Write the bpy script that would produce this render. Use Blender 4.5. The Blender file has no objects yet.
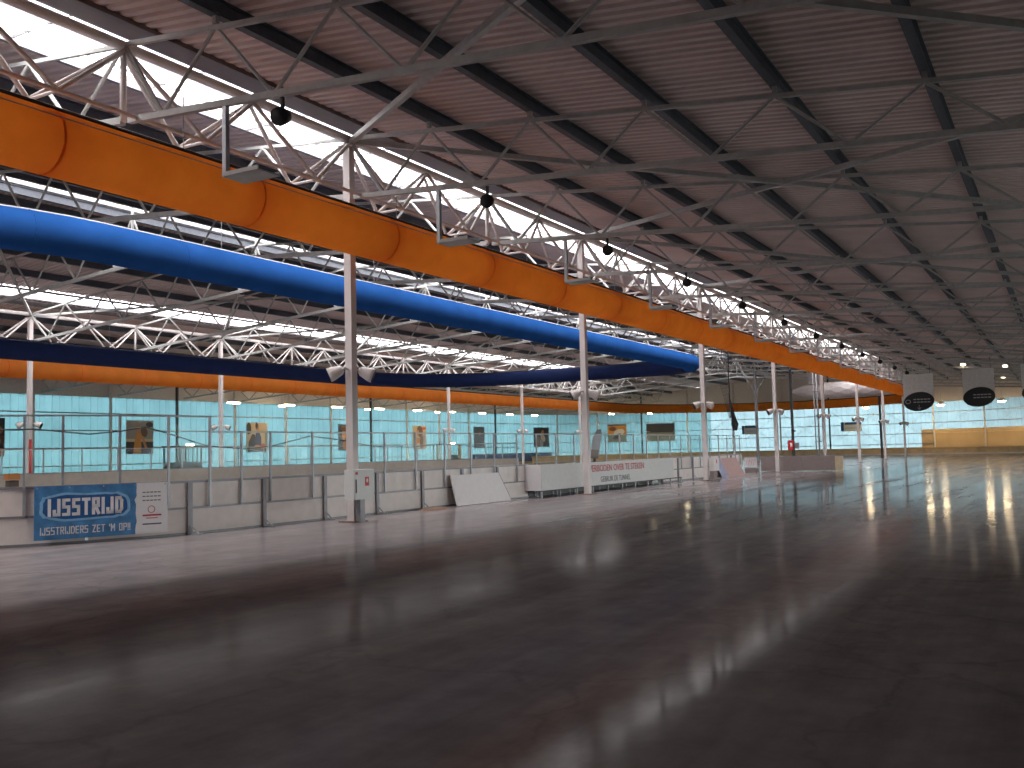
import bpy, math, random
from mathutils import Matrix, Vector
random.seed(7)

# ------------------------------------------------------------------ camera
FPX = 980.0
CAM_H = 1.8
AX = ((0.87012778, -0.05502978, -0.48974419),     # world X, Y, Z axes seen in camera axes (right, down, forward)
      (0.49222306, 0.04789197, 0.86915063),
      (-0.02437435, -0.99733549, 0.06875906))
scene = bpy.context.scene
COL = scene.collection
cam_data = bpy.data.cameras.new('camera')
cam_data.sensor_width = 36.0
cam_data.lens = FPX / 1024.0 * 36.0
cam_data.clip_start = 0.05
cam_data.clip_end = 1000
cam = bpy.data.objects.new('camera', cam_data)
COL.objects.link(cam)
cam.matrix_world = Matrix(((AX[0][0], -AX[0][1], -AX[0][2], 0.0),
                           (AX[1][0], -AX[1][1], -AX[1][2], 0.0),
                           (AX[2][0], -AX[2][1], -AX[2][2], CAM_H),
                           (0, 0, 0, 1)))
scene.camera = cam

# ------------------------------------------------------------------ world, daylight, exposure
world = bpy.data.worlds.new('overcast_sky')
scene.world = world
world.use_nodes = True
bg = world.node_tree.nodes['Background']
bg.inputs['Color'].default_value = (1.0, 0.955, 0.955, 1)
bg.inputs['Strength'].default_value = 1.0
scene.view_settings.view_transform = 'Standard'
scene.view_settings.look = 'None'
scene.view_settings.gamma = 1.0
scene.view_settings.use_curve_mapping = False
scene.view_settings.exposure = 3.4


def portal(name, x, y0, y1, z, w):
    """daylight sampling portal lying in a skylight opening"""
    L = bpy.data.lights.new(name, 'AREA')
    L.shape = 'RECTANGLE'
    L.size = w
    L.size_y = y1 - y0
    L.cycles.is_portal = True
    o = bpy.data.objects.new(name, L)
    o.location = (x, (y0 + y1) / 2, z)
    COL.objects.link(o)


SKY0, SKY1 = -58.0, 118.0
portal('skylight_portal', -19.2, SKY0, SKY1, 11.33, 2.4)
portal('skylight_portal.001', -50.8, SKY0, SKY1, 11.33, 2.4)
portal('skylight_portal.002', -35.0, SKY0, SKY1, 13.05, 1.65)

wp = bpy.data.lights.new('added_window_portal', 'AREA')  # portal of the added windows in the right wall
wp.shape = 'RECTANGLE'
wp.size, wp.size_y = 2.5, 95.0
wp.cycles.is_portal = True
wpo = bpy.data.objects.new('added_window_portal', wp)
wpo.location = (3.42, 67.5, 2.25)
wpo.rotation_euler = (0, math.pi / 2, 0)
COL.objects.link(wpo)

# ------------------------------------------------------------------ materials
def nt(m):
    m.use_nodes = True
    t = m.node_tree
    t.nodes.clear()
    return t, t.nodes, t.links


def mat(name, col, rough=0.6, metal=0.0, var=0.08, scale=6.0, stretch=(1, 1, 1), bump=0.0, spec=0.5):
    m = bpy.data.materials.new(name)
    t, N, L = nt(m)
    out = N.new('ShaderNodeOutputMaterial')
    b = N.new('ShaderNodeBsdfPrincipled')
    b.inputs['Roughness'].default_value = rough
    b.inputs['Metallic'].default_value = metal
    b.inputs['Specular IOR Level'].default_value = spec
    tc = N.new('ShaderNodeTexCoord')
    mp = N.new('ShaderNodeMapping')
    mp.inputs['Scale'].default_value = stretch
    nz = N.new('ShaderNodeTexNoise')
    nz.inputs['Scale'].default_value = scale
    nz.inputs['Detail'].default_value = 4
    rp = N.new('ShaderNodeValToRGB')
    rp.color_ramp.elements[0].position = 0.3
    rp.color_ramp.elements[1].position = 0.7
    rp.color_ramp.elements[0].color = [max(0, c * (1 - var)) for c in col] + [1]
    rp.color_ramp.elements[1].color = [min(1, c * (1 + var)) for c in col] + [1]
    L.new(tc.outputs['Object'], mp.inputs['Vector'])
    L.new(mp.outputs['Vector'], nz.inputs['Vector'])
    L.new(nz.outputs['Fac'], rp.inputs['Fac'])
    L.new(rp.outputs['Color'], b.inputs['Base Color'])
    if bump:
        bp = N.new('ShaderNodeBump')
        bp.inputs['Strength'].default_value = bump
        bp.inputs['Distance'].default_value = 0.02
        L.new(nz.outputs['Fac'], bp.inputs['Height'])
        L.new(bp.outputs['Normal'], b.inputs['Normal'])
    L.new(b.outputs['BSDF'], out.inputs['Surface'])
    return m


def emit(name, col, strength):
    m = bpy.data.materials.new(name)
    t, N, L = nt(m)
    out = N.new('ShaderNodeOutputMaterial')
    e = N.new('ShaderNodeEmission')
    e.inputs['Color'].default_value = (*col, 1)
    e.inputs['Strength'].default_value = strength
    L.new(e.outputs['Emission'], out.inputs['Surface'])
    return m


def clear(name, col, gloss=0.06, rough=0.05, haze=0.0, hazecol=(0.8, 0.9, 0.9)):
    """see-through sheet: transparent + a little reflection + a little diffuse haze"""
    m = bpy.data.materials.new(name)
    t, N, L = nt(m)
    out = N.new('ShaderNodeOutputMaterial')
    tr = N.new('ShaderNodeBsdfTransparent')
    tr.inputs['Color'].default_value = (*col, 1)
    g = N.new('ShaderNodeBsdfGlossy')
    g.inputs['Roughness'].default_value = rough
    g.inputs['Color'].default_value = (0.9, 0.95, 0.95, 1)
    mx = N.new('ShaderNodeMixShader')
    mx.inputs[0].default_value = gloss
    L.new(tr.outputs[0], mx.inputs[1])
    L.new(g.outputs[0], mx.inputs[2])
    last = mx
    if haze:
        tl = N.new('ShaderNodeBsdfTranslucent')
        tl.inputs['Color'].default_value = (*hazecol, 1)
        m2 = N.new('ShaderNodeMixShader')
        m2.inputs[0].default_value = haze
        L.new(mx.outputs[0], m2.inputs[1])
        L.new(tl.outputs[0], m2.inputs[2])
        last = m2
    L.new(last.outputs[0], out.inputs['Surface'])
    return m


def translucent(name, col, var=0.12):
    m = bpy.data.materials.new(name)
    t, N, L = nt(m)
    out = N.new('ShaderNodeOutputMaterial')
    tl = N.new('ShaderNodeBsdfTranslucent')
    df = N.new('ShaderNodeBsdfDiffuse')
    tc = N.new('ShaderNodeTexCoord')
    nz = N.new('ShaderNodeTexNoise')
    nz.inputs['Scale'].default_value = 0.5
    nz.inputs['Detail'].default_value = 3
    rp = N.new('ShaderNodeValToRGB')
    rp.color_ramp.elements[0].position = 0.3
    rp.color_ramp.elements[1].position = 0.7
    rp.color_ramp.elements[0].color = [c * (1 - var) for c in col] + [1]
    rp.color_ramp.elements[1].color = [min(1, c * (1 + var)) for c in col] + [1]
    L.new(tc.outputs['Object'], nz.inputs['Vector'])
    L.new(nz.outputs['Fac'], rp.inputs['Fac'])
    L.new(rp.outputs['Color'], tl.inputs['Color'])
    df.inputs['Color'].default_value = (0.25, 0.38, 0.40, 1)
    mx = N.new('ShaderNodeMixShader')
    mx.inputs[0].default_value = 0.15
    L.new(tl.outputs[0], mx.inputs[1])
    L.new(df.outputs[0], mx.inputs[2])
    L.new(mx.outputs[0], out.inputs['Surface'])
    return m


def fabric(name, col, through, f=0.45):
    """thin duct cloth: reflects and lets daylight glow through"""
    m = bpy.data.materials.new(name)
    t, N, L = nt(m)
    out = N.new('ShaderNodeOutputMaterial')
    tc = N.new('ShaderNodeTexCoord')
    nz = N.new('ShaderNodeTexNoise')
    nz.inputs['Scale'].default_value = 1.2
    nz.inputs['Detail'].default_value = 5
    L.new(tc.outputs['Object'], nz.inputs['Vector'])
    df = N.new('ShaderNodeBsdfDiffuse')
    tl = N.new('ShaderNodeBsdfTranslucent')
    for sh, c in ((df, col), (tl, through)):
        rp = N.new('ShaderNodeValToRGB')
        rp.color_ramp.elements[0].position = 0.3
        rp.color_ramp.elements[1].position = 0.7
        rp.color_ramp.elements[0].color = [v * 0.9 for v in c] + [1]
        rp.color_ramp.elements[1].color = [min(1, v * 1.08) for v in c] + [1]
        L.new(nz.outputs['Fac'], rp.inputs['Fac'])
        L.new(rp.outputs['Color'], sh.inputs['Color'])
    mx = N.new('ShaderNodeMixShader')
    mx.inputs[0].default_value = f
    L.new(df.outputs[0], mx.inputs[1])
    L.new(tl.outputs[0], mx.inputs[2])
    L.new(mx.outputs[0], out.inputs['Surface'])
    return m


def ice_material():
    m = bpy.data.materials.new('ice')
    t, N, L = nt(m)
    out = N.new('ShaderNodeOutputMaterial')
    b = N.new('ShaderNodeBsdfPrincipled')
    b.inputs['IOR'].default_value = 1.31
    tc = N.new('ShaderNodeTexCoord')
    sep = N.new('ShaderNodeSeparateXYZ')
    L.new(tc.outputs['Object'], sep.inputs['Vector'])
    # long skating streaks running with the track
    mp = N.new('ShaderNodeMapping')
    mp.inputs['Scale'].default_value = (1.1, 0.10, 1)
    mp.inputs['Rotation'].default_value = (0, 0, 0.06)
    L.new(tc.outputs['Object'], mp.inputs['Vector'])
    n1 = N.new('ShaderNodeTexNoise')
    n1.inputs['Scale'].default_value = 1.0
    n1.inputs['Detail'].default_value = 8
    n1.inputs['Roughness'].default_value = 0.65
    L.new(mp.outputs['Vector'], n1.inputs['Vector'])
    # wandering edge of the whiter strip of ice
    n2 = N.new('ShaderNodeTexNoise')
    n2.inputs['Scale'].default_value = 0.35
    n2.inputs['Detail'].default_value = 3
    L.new(tc.outputs['Object'], n2.inputs['Vector'])
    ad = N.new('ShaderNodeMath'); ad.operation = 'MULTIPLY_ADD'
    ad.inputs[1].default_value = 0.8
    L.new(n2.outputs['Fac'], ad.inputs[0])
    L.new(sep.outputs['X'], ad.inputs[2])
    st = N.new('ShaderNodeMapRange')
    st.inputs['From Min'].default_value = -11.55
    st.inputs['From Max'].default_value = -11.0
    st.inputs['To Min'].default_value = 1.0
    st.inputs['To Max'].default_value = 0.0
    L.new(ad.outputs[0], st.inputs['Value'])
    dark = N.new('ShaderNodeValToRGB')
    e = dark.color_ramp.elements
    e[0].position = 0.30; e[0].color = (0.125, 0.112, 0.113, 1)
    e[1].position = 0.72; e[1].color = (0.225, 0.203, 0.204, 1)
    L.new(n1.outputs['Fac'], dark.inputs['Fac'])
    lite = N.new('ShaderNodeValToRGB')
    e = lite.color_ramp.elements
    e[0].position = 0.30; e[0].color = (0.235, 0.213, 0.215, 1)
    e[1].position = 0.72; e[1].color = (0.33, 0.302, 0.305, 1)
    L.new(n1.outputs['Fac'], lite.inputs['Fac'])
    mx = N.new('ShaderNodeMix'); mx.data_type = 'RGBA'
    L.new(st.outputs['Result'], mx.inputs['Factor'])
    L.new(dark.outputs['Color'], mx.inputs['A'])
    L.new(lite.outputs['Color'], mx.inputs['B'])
    # hairline cracks and scuffs
    vo = N.new('ShaderNodeTexVoronoi')
    vo.feature = 'DISTANCE_TO_EDGE'
    vo.inputs['Scale'].default_value = 0.32
    wob = N.new('ShaderNodeTexNoise')
    wob.inputs['Scale'].default_value = 0.9
    wob.inputs['Detail'].default_value = 5
    L.new(tc.outputs['Object'], wob.inputs['Vector'])
    va = N.new('ShaderNodeVectorMath'); va.operation = 'MULTIPLY_ADD'
    va.inputs[1].default_value = (2.2, 2.2, 0)
    L.new(wob.outputs['Color'], va.inputs[0])
    L.new(tc.outputs['Object'], va.inputs[2])
    L.new(va.outputs['Vector'], vo.inputs['Vector'])
    ck = N.new('ShaderNodeMapRange')
    ck.inputs['From Min'].default_value = 0.0
    ck.inputs['From Max'].default_value = 0.018
    ck.inputs['To Min'].default_value = 0.85
    ck.inputs['To Max'].default_value = 1.0
    L.new(vo.outputs['Distance'], ck.inputs['Value'])
    n4 = N.new('ShaderNodeTexNoise')
    n4.inputs['Scale'].default_value = 1.6
    n4.inputs['Detail'].default_value = 9
    n4.inputs['Roughness'].default_value = 0.7
    L.new(tc.outputs['Object'], n4.inputs['Vector'])
    sc_ = N.new('ShaderNodeMapRange')
    sc_.inputs['From Min'].default_value = 0.3
    sc_.inputs['From Max'].default_value = 0.7
    sc_.inputs['To Min'].default_value = 0.80
    sc_.inputs['To Max'].default_value = 1.18
    L.new(n4.outputs['Fac'], sc_.inputs['Value'])
    mm = N.new('ShaderNodeMath'); mm.operation = 'MULTIPLY'
    L.new(ck.outputs['Result'], mm.inputs[0])
    L.new(sc_.outputs['Result'], mm.inputs[1])
    sv = N.new('ShaderNodeVectorMath'); sv.operation = 'SCALE'
    L.new(mx.outputs['Result'], sv.inputs[0])
    L.new(mm.outputs[0], sv.inputs['Scale'])
    L.new(sv.outputs['Vector'], b.inputs['Base Color'])
    rr = N.new('ShaderNodeMapRange')
    rr.inputs['From Min'].default_value = 0.3
    rr.inputs['From Max'].default_value = 0.75
    rr.inputs['To Min'].default_value = 0.06
    rr.inputs['To Max'].default_value = 0.17
    L.new(n1.outputs['Fac'], rr.inputs['Value'])
    L.new(rr.outputs['Result'], b.inputs['Roughness'])
    n3 = N.new('ShaderNodeTexNoise')
    n3.inputs['Scale'].default_value = 2.2
    n3.inputs['Detail'].default_value = 3
    L.new(tc.outputs['Object'], n3.inputs['Vector'])
    bp = N.new('ShaderNodeBump')
    bp.inputs['Strength'].default_value = 0.035
    bp.inputs['Distance'].default_value = 0.03
    L.new(n3.outputs['Fac'], bp.inputs['Height'])
    L.new(bp.outputs['Normal'], b.inputs['Normal'])
    fr = N.new('ShaderNodeBsdfDiffuse')
    L.new(sv.outputs['Vector'], fr.inputs['Color'])
    fm = N.new('ShaderNodeMapRange')
    fm.inputs['From Min'].default_value = 0.3
    fm.inputs['From Max'].default_value = 0.7
    fm.inputs['To Min'].default_value = 0.03
    fm.inputs['To Max'].default_value = 0.45
    L.new(n1.outputs['Fac'], fm.inputs['Value'])
    # frost scatters most of the mirror image except at glancing angles
    lw = N.new('ShaderNodeLayerWeight')
    lw.inputs['Blend'].default_value = 0.5
    gz = N.new('ShaderNodeMapRange')
    gz.inputs['From Min'].default_value = 0.87
    gz.inputs['From Max'].default_value = 0.975
    gz.inputs['To Min'].default_value = 0.20
    gz.inputs['To Max'].default_value = 0.95
    L.new(lw.outputs['Facing'], gz.inputs['Value'])
    inv = N.new('ShaderNodeMath'); inv.operation = 'SUBTRACT'
    inv.inputs[0].default_value = 1.0
    L.new(fm.outputs['Result'], inv.inputs[1])
    gm = N.new('ShaderNodeMath'); gm.operation = 'MULTIPLY'
    L.new(gz.outputs['Result'], gm.inputs[0])
    L.new(inv.outputs[0], gm.inputs[1])
    i2 = N.new('ShaderNodeMath'); i2.operation = 'SUBTRACT'
    i2.inputs[0].default_value = 1.0
    L.new(gm.outputs[0], i2.inputs[1])
    ms = N.new('ShaderNodeMixShader')
    L.new(i2.outputs[0], ms.inputs[0])
    L.new(b.outputs['BSDF'], ms.inputs[1])
    L.new(fr.outputs[0], ms.inputs[2])
    L.new(ms.outputs[0], out.inputs['Surface'])
    return m


M = dict(
    ice=ice_material(),
    deck=mat('roof_sheet_grey', (0.70, 0.585, 0.56), 0.55, var=0.10, scale=0.7),
    edge_dark=mat('roof_edge_plate', (0.15, 0.12, 0.12), 0.6),
    purlin=mat('purlin_slate', (0.085, 0.10, 0.125), 0.5, var=0.15),
    steel=mat('truss_grey_paint', (0.46, 0.475, 0.465), 0.5, var=0.10),
    white_steel=mat('white_steel_paint', (0.74, 0.69, 0.675), 0.45, var=0.05, scale=2),
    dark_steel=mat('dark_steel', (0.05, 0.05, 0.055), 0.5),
    grey_steel=mat('grey_frame_metal', (0.27, 0.27, 0.29), 0.45, 0.3),
    galv=mat('galvanised', (0.42, 0.44, 0.47), 0.4, 0.4),
    orange=fabric('orange_duct_fabric', (0.96, 0.355, 0.085), (1.0, 0.52, 0.16), 0.66),
    orange_seam=fabric('orange_duct_seam', (0.84, 0.27, 0.06), (0.95, 0.40, 0.12), 0.62),
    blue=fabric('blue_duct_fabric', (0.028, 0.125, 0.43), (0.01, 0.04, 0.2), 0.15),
    navy=mat('shaded_blue_duct_fabric', (0.012, 0.025, 0.10), 0.8, var=0.10, scale=1.5, spec=0.2),  # same blue cloth as the near duct, shade painted into the colour
    silver=mat('silver_duct_fabric', (0.50, 0.46, 0.46), 0.6, 0.1, var=0.10, bump=0.3),
    board=mat('white_board_plastic', (0.80, 0.74, 0.70), 0.4, var=0.07, scale=3),
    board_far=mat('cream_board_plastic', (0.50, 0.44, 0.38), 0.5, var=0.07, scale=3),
    sheet=mat('white_sheet', (0.78, 0.76, 0.77), 0.4, var=0.03),
    box_white=mat('barrier_white', (0.66, 0.67, 0.66), 0.5, var=0.04),
    black=mat('black_plastic', (0.012, 0.012, 0.014), 0.6),
    cabinet=mat('cabinet_grey_white', (0.74, 0.77, 0.75), 0.4, var=0.03),
    rust=mat('rusty_base', (0.20, 0.12, 0.08), 0.8, var=0.3),
    red=mat('red_paint', (0.62, 0.03, 0.035), 0.5),
    redtext=mat('red_lettering', (0.52, 0.035, 0.05), 0.6),
    greytext=mat('dark_grey_lettering', (0.07, 0.08, 0.09), 0.6),
    white=mat('white_print', (0.85, 0.85, 0.86), 0.6, var=0.02),
    bluebanner=mat('blue_banner', (0.065, 0.24, 0.50), 0.5, var=0.25, scale=5),
    bluedeep=mat('deep_blue_print', (0.012, 0.105, 0.32), 0.5, var=0.2, scale=8),
    bluelight=mat('pale_blue_print', (0.25, 0.52, 0.78), 0.5, var=0.15, scale=8),
    tan=mat('tan_wall', (0.62, 0.45, 0.25), 0.7, var=0.08, scale=0.5),
    tan_light=mat('tan_ledge', (0.74, 0.58, 0.36), 0.7, var=0.15, scale=1.2),
    upper=mat('upper_wall_grey', (0.72, 0.67, 0.63), 0.7),
    cyan=translucent('cyan_translucent_sheet', (0.049, 0.110, 0.127)),
    milk=translucent('milky_wall_sheet', (0.10, 0.13, 0.135)),
    cyan_sky_glare=translucent('cyan_sheet_with_sky_glare', (0.105, 0.168, 0.190)),  # copy of cyan with sky glare lightened into its colour
    glass=clear('board_glass', (0.955, 0.975, 0.97), 0.006, 0.04),
    skypane=clear('skylight_sheet', (0.93, 0.93, 0.93), 0.02, 0.2, 0.12, (0.9, 0.9, 0.9)),
    added_winglass=clear('added_window_glass', (0.80, 0.84, 0.84), 0.06, 0.02),
    lamp=emit('lamp_glow', (1.0, 0.82, 0.52), 7.0),
    lampdim=emit('lamp_glow_dim', (1.0, 0.82, 0.55), 0.7),
    lampwarm=emit('lamp_glow_warm', (1.0, 0.74, 0.42), 7.0),
    signgrey=mat('sign_grey', (0.80, 0.80, 0.78), 0.6),
    signdark=mat('sign_dark', (0.022, 0.024, 0.026), 0.5),
    signtext=mat('sign_lettering', (0.5, 0.5, 0.5), 0.6),
    greybrown=mat('grey_brown_panel', (0.28, 0.23, 0.22), 0.7, var=0.06),
    cream=mat('cream_panel', (0.62, 0.52, 0.34), 0.7),
    pink=mat('pink_panel', (0.46, 0.31, 0.30), 0.6, var=0.1),
    lilac=mat('lilac_panel', (0.34, 0.36, 0.50), 0.6, var=0.1),
    bluepad=mat('blue_pad_vinyl', (0.05, 0.10, 0.26), 0.5, var=0.2),
    ground=mat('outside_ground', (0.075, 0.08, 0.07), 0.9),
    net=mat('dark_net', (0.05, 0.05, 0.055), 0.9),
    cable=mat('dark_cable', (0.03, 0.035, 0.04), 0.6),
    wallgrey=mat('dull_wall', (0.22, 0.20, 0.19), 0.8),
    crate_orange=mat('orange_crate', (0.55, 0.22, 0.06), 0.6),
    crate_dark=mat('dark_crate', (0.14, 0.10, 0.085), 0.7),
    booth=mat('grey_green_booth', (0.16, 0.22, 0.21), 0.5),
    p_dark=mat('print_dark', (0.035, 0.035, 0.045), 0.6), p_grey=mat('print_grey', (0.30, 0.29, 0.27), 0.6),
    p_skin=mat('print_skin', (0.52, 0.25, 0.11), 0.6), p_brown=mat('print_brown', (0.14, 0.075, 0.05), 0.6),
    p_beige=mat('print_beige', (0.55, 0.44, 0.29), 0.6), p_navy=mat('print_navy', (0.035, 0.05, 0.12), 0.6),
    p_slate=mat('print_slate', (0.05, 0.075, 0.10), 0.6), p_orange=mat('print_orange', (0.62, 0.27, 0.06), 0.6),
    p_green=mat('print_grey_green', (0.17, 0.20, 0.17), 0.6), p_red=mat('print_red', (0.45, 0.10, 0.05), 0.6),
    p_white=mat('print_white', (0.65, 0.63, 0.60), 0.6),
)

# ------------------------------------------------------------------ mesh helpers
class MB:
    def __init__(s):
        s.v = []; s.f = []

    def add(s, vs, fs):
        o = len(s.v)
        s.v += [tuple(p) for p in vs]
        s.f += [tuple(i + o for i in f) for f in fs]
        return s

    def box(s, c, d):
        x, y, z = c; a, b, h = d[0] / 2, d[1] / 2, d[2] / 2
        vs = [(x + i * a, y + j * b, z + k * h) for i in (-1, 1) for j in (-1, 1) for k in (-1, 1)]
        return s.add(vs, [(0, 1, 3, 2), (4, 6, 7, 5), (0, 4, 5, 1), (2, 3, 7, 6), (0, 2, 6, 4), (1, 5, 7, 3)])

    def frame_at(s, p, q):
        p = Vector(p); q = Vector(q); d = (q - p).normalized()
        up = Vector((0, 0, 1)) if abs(d.z) < 0.95 else Vector((0, 1, 0))
        u = d.cross(up).normalized(); w = u.cross(d).normalized()
        return p, q, u, w

    def bar(s, p, q, w, h):
        p, q, u, n = s.frame_at(p, q)
        vs = [e + u * (i * w / 2) + n * (j * h / 2) for e in (p, q) for i, j in ((-1, -1), (1, -1), (1, 1), (-1, 1))]
        return s.add(vs, [(0, 1, 2, 3), (7, 6, 5, 4), (0, 4, 5, 1), (1, 5, 6, 2), (2, 6, 7, 3), (3, 7, 4, 0)])

    def tube(s, p, q, r, n=8, r2=None):
        r2 = r if r2 is None else r2
        p, q, u, w = s.frame_at(p, q)
        vs = [e + u * (rr * math.cos(2 * math.pi * k / n)) + w * (rr * math.sin(2 * math.pi * k / n))
              for e, rr in ((p, r), (q, r2)) for k in range(n)]
        fs = [(k, (k + 1) % n, n + (k + 1) % n, n + k) for k in range(n)]
        return s.add(vs, fs + [tuple(range(n))[::-1], tuple(range(n, 2 * n))])

    def sweep(s, pts, r, n=16, rad=None, closed=False):
        P = [Vector(p) for p in pts]; m = len(P); vs = []
        for i, p in enumerate(P):
            a = P[i - 1] if (i > 0 or closed) else P[i]
            b = P[(i + 1) % m] if (i < m - 1 or closed) else P[i]
            d = (b - a).normalized()
            up = Vector((0, 0, 1)) if abs(d.z) < 0.95 else Vector((0, 1, 0))
            u = d.cross(up).normalized(); w = u.cross(d)
            rr = r if rad is None else rad(i)
            vs += [p + u * (rr * math.cos(2 * math.pi * k / n)) + w * (rr * math.sin(2 * math.pi * k / n)) for k in range(n)]
        fs = []
        for i in range(m if closed else m - 1):
            j = (i + 1) % m
            fs += [(i * n + k, i * n + (k + 1) % n, j * n + (k + 1) % n, j * n + k) for k in range(n)]
        if not closed:
            fs += [tuple(range(n))[::-1], tuple(range((m - 1) * n, m * n))]
        return s.add(vs, fs)

    def lathe(s, prof, p, d, n=12):
        """prof: (distance along d, radius)"""
        p = Vector(p); d = Vector(d).normalized()
        up = Vector((0, 0, 1)) if abs(d.z) < 0.95 else Vector((0, 1, 0))
        u = d.cross(up).normalized(); w = u.cross(d)
        vs = [p + d * t + u * (r * math.cos(2 * math.pi * k / n)) + w * (r * math.sin(2 * math.pi * k / n))
              for t, r in prof for k in range(n)]
        m = len(prof)
        fs = [(i * n + k, i * n + (k + 1) % n, (i + 1) * n + (k + 1) % n, (i + 1) * n + k) for i in range(m - 1) for k in range(n)]
        return s.add(vs, fs + [tuple(range(n))[::-1], tuple(range((m - 1) * n, m * n))])

    def slab(s, poly, o, u, w, n, t0, t1):
        """polygon in (u,w) plane at o, thickness t0..t1 along n"""
        o = Vector(o); u = Vector(u); w = Vector(w); n = Vector(n); k = len(poly)
        vs = [o + u * a + w * b + n * t for t in (t0, t1) for a, b in poly]
        fs = [tuple(range(k))[::-1], tuple(range(k, 2 * k))] + [(i, (i + 1) % k, k + (i + 1) % k, k + i) for i in range(k)]
        return s.add(vs, fs)

    def mesh(s, name, m, smooth=False):
        me = bpy.data.meshes.new(name)
        me.from_pydata(s.v, [], s.f)
        me.materials.append(M[m] if isinstance(m, str) else m)
        if smooth:
            for p in me.polygons:
                p.use_smooth = True
        me.update()
        return me


def link(name, me, parent=None, loc=None):
    o = bpy.data.objects.new(name, me)
    COL.objects.link(o)
    if parent is not None:
        o.parent = parent
    if loc is not None:
        o.location = loc
    return o


def part(name, mb, m, parent=None, smooth=False, loc=None):
    return link(name, mb.mesh(name, m, smooth), parent, loc)


def tag(o, label, cat, group=None):
    o['label'] = label; o['category'] = cat
    if group:
        o['group'] = group
    return o


def thing(name, label, cat, loc=(0, 0, 0), group=None):
    o = bpy.data.objects.new(name, None)
    o.empty_display_size = 0.2
    COL.objects.link(o)
    o.location = loc
    return tag(o, label, cat, group)


def struct(name, mb=None, m=None, label=None):
    if mb is None:
        o = bpy.data.objects.new(name, None)
        COL.objects.link(o)
    else:
        o = part(name, mb, m)
    o['kind'] = 'structure'
    if label:
        o['label'] = label
    return o


def ellipse(cx, cy, a, b, n=16, rot=0.0):
    r = []
    for k in range(n):
        t = 2 * math.pi * k / n
        x, y = a * math.cos(t), b * math.sin(t)
        r.append((cx + x * math.cos(rot) - y * math.sin(rot), cy + x * math.sin(rot) + y * math.cos(rot)))
    return r


def text_mesh(name, body, m, size, bold=0.0, shear=0.0, xscale=1.0):
    cu = bpy.data.curves.new(name, 'FONT')
    cu.body = body
    cu.size = size
    cu.align_x = 'CENTER'; cu.align_y = 'CENTER'
    cu.offset = bold
    cu.shear = shear
    cu.extrude = 0.002
    cu.resolution_u = 3
    tmp = bpy.data.objects.new(name, cu)
    COL.objects.link(tmp)
    bpy.context.view_layer.update()
    dg = bpy.context.evaluated_depsgraph_get()
    me = bpy.data.meshes.new_from_object(tmp.evaluated_get(dg))
    bpy.data.objects.remove(tmp)
    bpy.data.curves.remove(cu)
    me.name = name
    me.materials.clear()
    me.materials.append(M[m])
    for v in me.vertices:
        v.co.x *= xscale
    return me


def put_text(name, body, m, size, o, u, w, parent, **k):
    """lettering lying in the plane spanned by u (reading direction) and w (up)"""
    me = text_mesh(name, body, m, size, **k)
    ob = link(name, me, parent)
    u = Vector(u).normalized(); w = Vector(w).normalized(); n = u.cross(w)
    ob.matrix_local = Matrix(((u.x, w.x, n.x, o[0]), (u.y, w.y, n.y, o[1]), (u.z, w.z, n.z, o[2]), (0, 0, 0, 1)))
    return ob


GLYPH = {'I': [(0, 0, 0, 1)], 'J': [(.5, 1, .5, 0), (.5, 0, 0, 0), (0, 0, 0, .25)],
         'S': [(.55, 1, 0, 1), (0, 1, 0, .52), (0, .52, .55, .52), (.55, .52, .55, 0), (.55, 0, 0, 0)],
         'T': [(0, 1, .6, 1), (.3, 1, .3, 0)], 'R': [(0, 0, 0, 1), (0, 1, .55, 1), (.55, 1, .55, .5), (.55, .5, 0, .5), (.22, .5, .58, 0)],
         'D': [(0, 0, 0, 1), (0, 1, .4, 1), (.4, 1, .58, .8), (.58, .8, .58, .2), (.58, .2, .4, 0), (.4, 0, 0, 0)],
         'E': [(.52, 1, 0, 1), (0, 1, 0, 0), (0, .5, .45, .5), (0, 0, .52, 0)], 'Z': [(0, 1, .55, 1), (.55, 1, 0, 0), (0, 0, .55, 0)],
         'M': [(0, 0, 0, 1), (0, 1, .35, .4), (.35, .4, .7, 1), (.7, 1, .7, 0)], 'O': [(0, 0, 0, 1), (0, 1, .55, 1), (.55, 1, .55, 0), (.55, 0, 0, 0)],
         'P': [(0, 0, 0, 1), (0, 1, .55, 1), (.55, 1, .55, .48), (.55, .48, 0, .48)], '!': [(0, .32, 0, 1), (0, 0, 0, .06)], "'": [(0, .75, 0, 1)], ' ': []}
GW = {'I': 0, 'M': .7, '!': 0, "'": 0, ' ': .35, 'T': .6, 'J': .5}


def stroke_text(name, body, m, x0, x1, y0, h, th, o, u, w, n, parent, t0, gap=.32):
    """block lettering built from strokes, filling x0..x1 of a plane"""
    adv = [GW.get(c, .57) for c in body]
    total = sum(adv) + gap * (len(body) - 1)
    k = (x1 - x0) / total
    x = x0
    for c, a in zip(body, adv):
        if GLYPH[c]:
            mb = MB()
            for (ax, ay, bx, by) in GLYPH[c]:
                p = Vector((x + ax * k, y0 + ay * h)); q = Vector((x + bx * k, y0 + by * h))
                d = (q - p).normalized(); e = Vector((-d.y, d.x)) * (th / 2); d = d * (th / 2)
                mb.slab([tuple(p - d - e), tuple(q + d - e), tuple(q + d + e), tuple(p - d + e)], o, u, w, n, t0, t0 + .004)
            part(name, mb, m, parent)
        x += (a + gap) * k


ORD = ['first', 'second', 'third', 'fourth', 'fifth', 'sixth', 'seventh', 'eighth', 'ninth', 'tenth', 'eleventh',
       'twelfth', 'thirteenth', 'fourteenth', 'fifteenth', 'sixteenth', 'seventeenth', 'eighteenth', 'nineteenth', 'twentieth']

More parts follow.
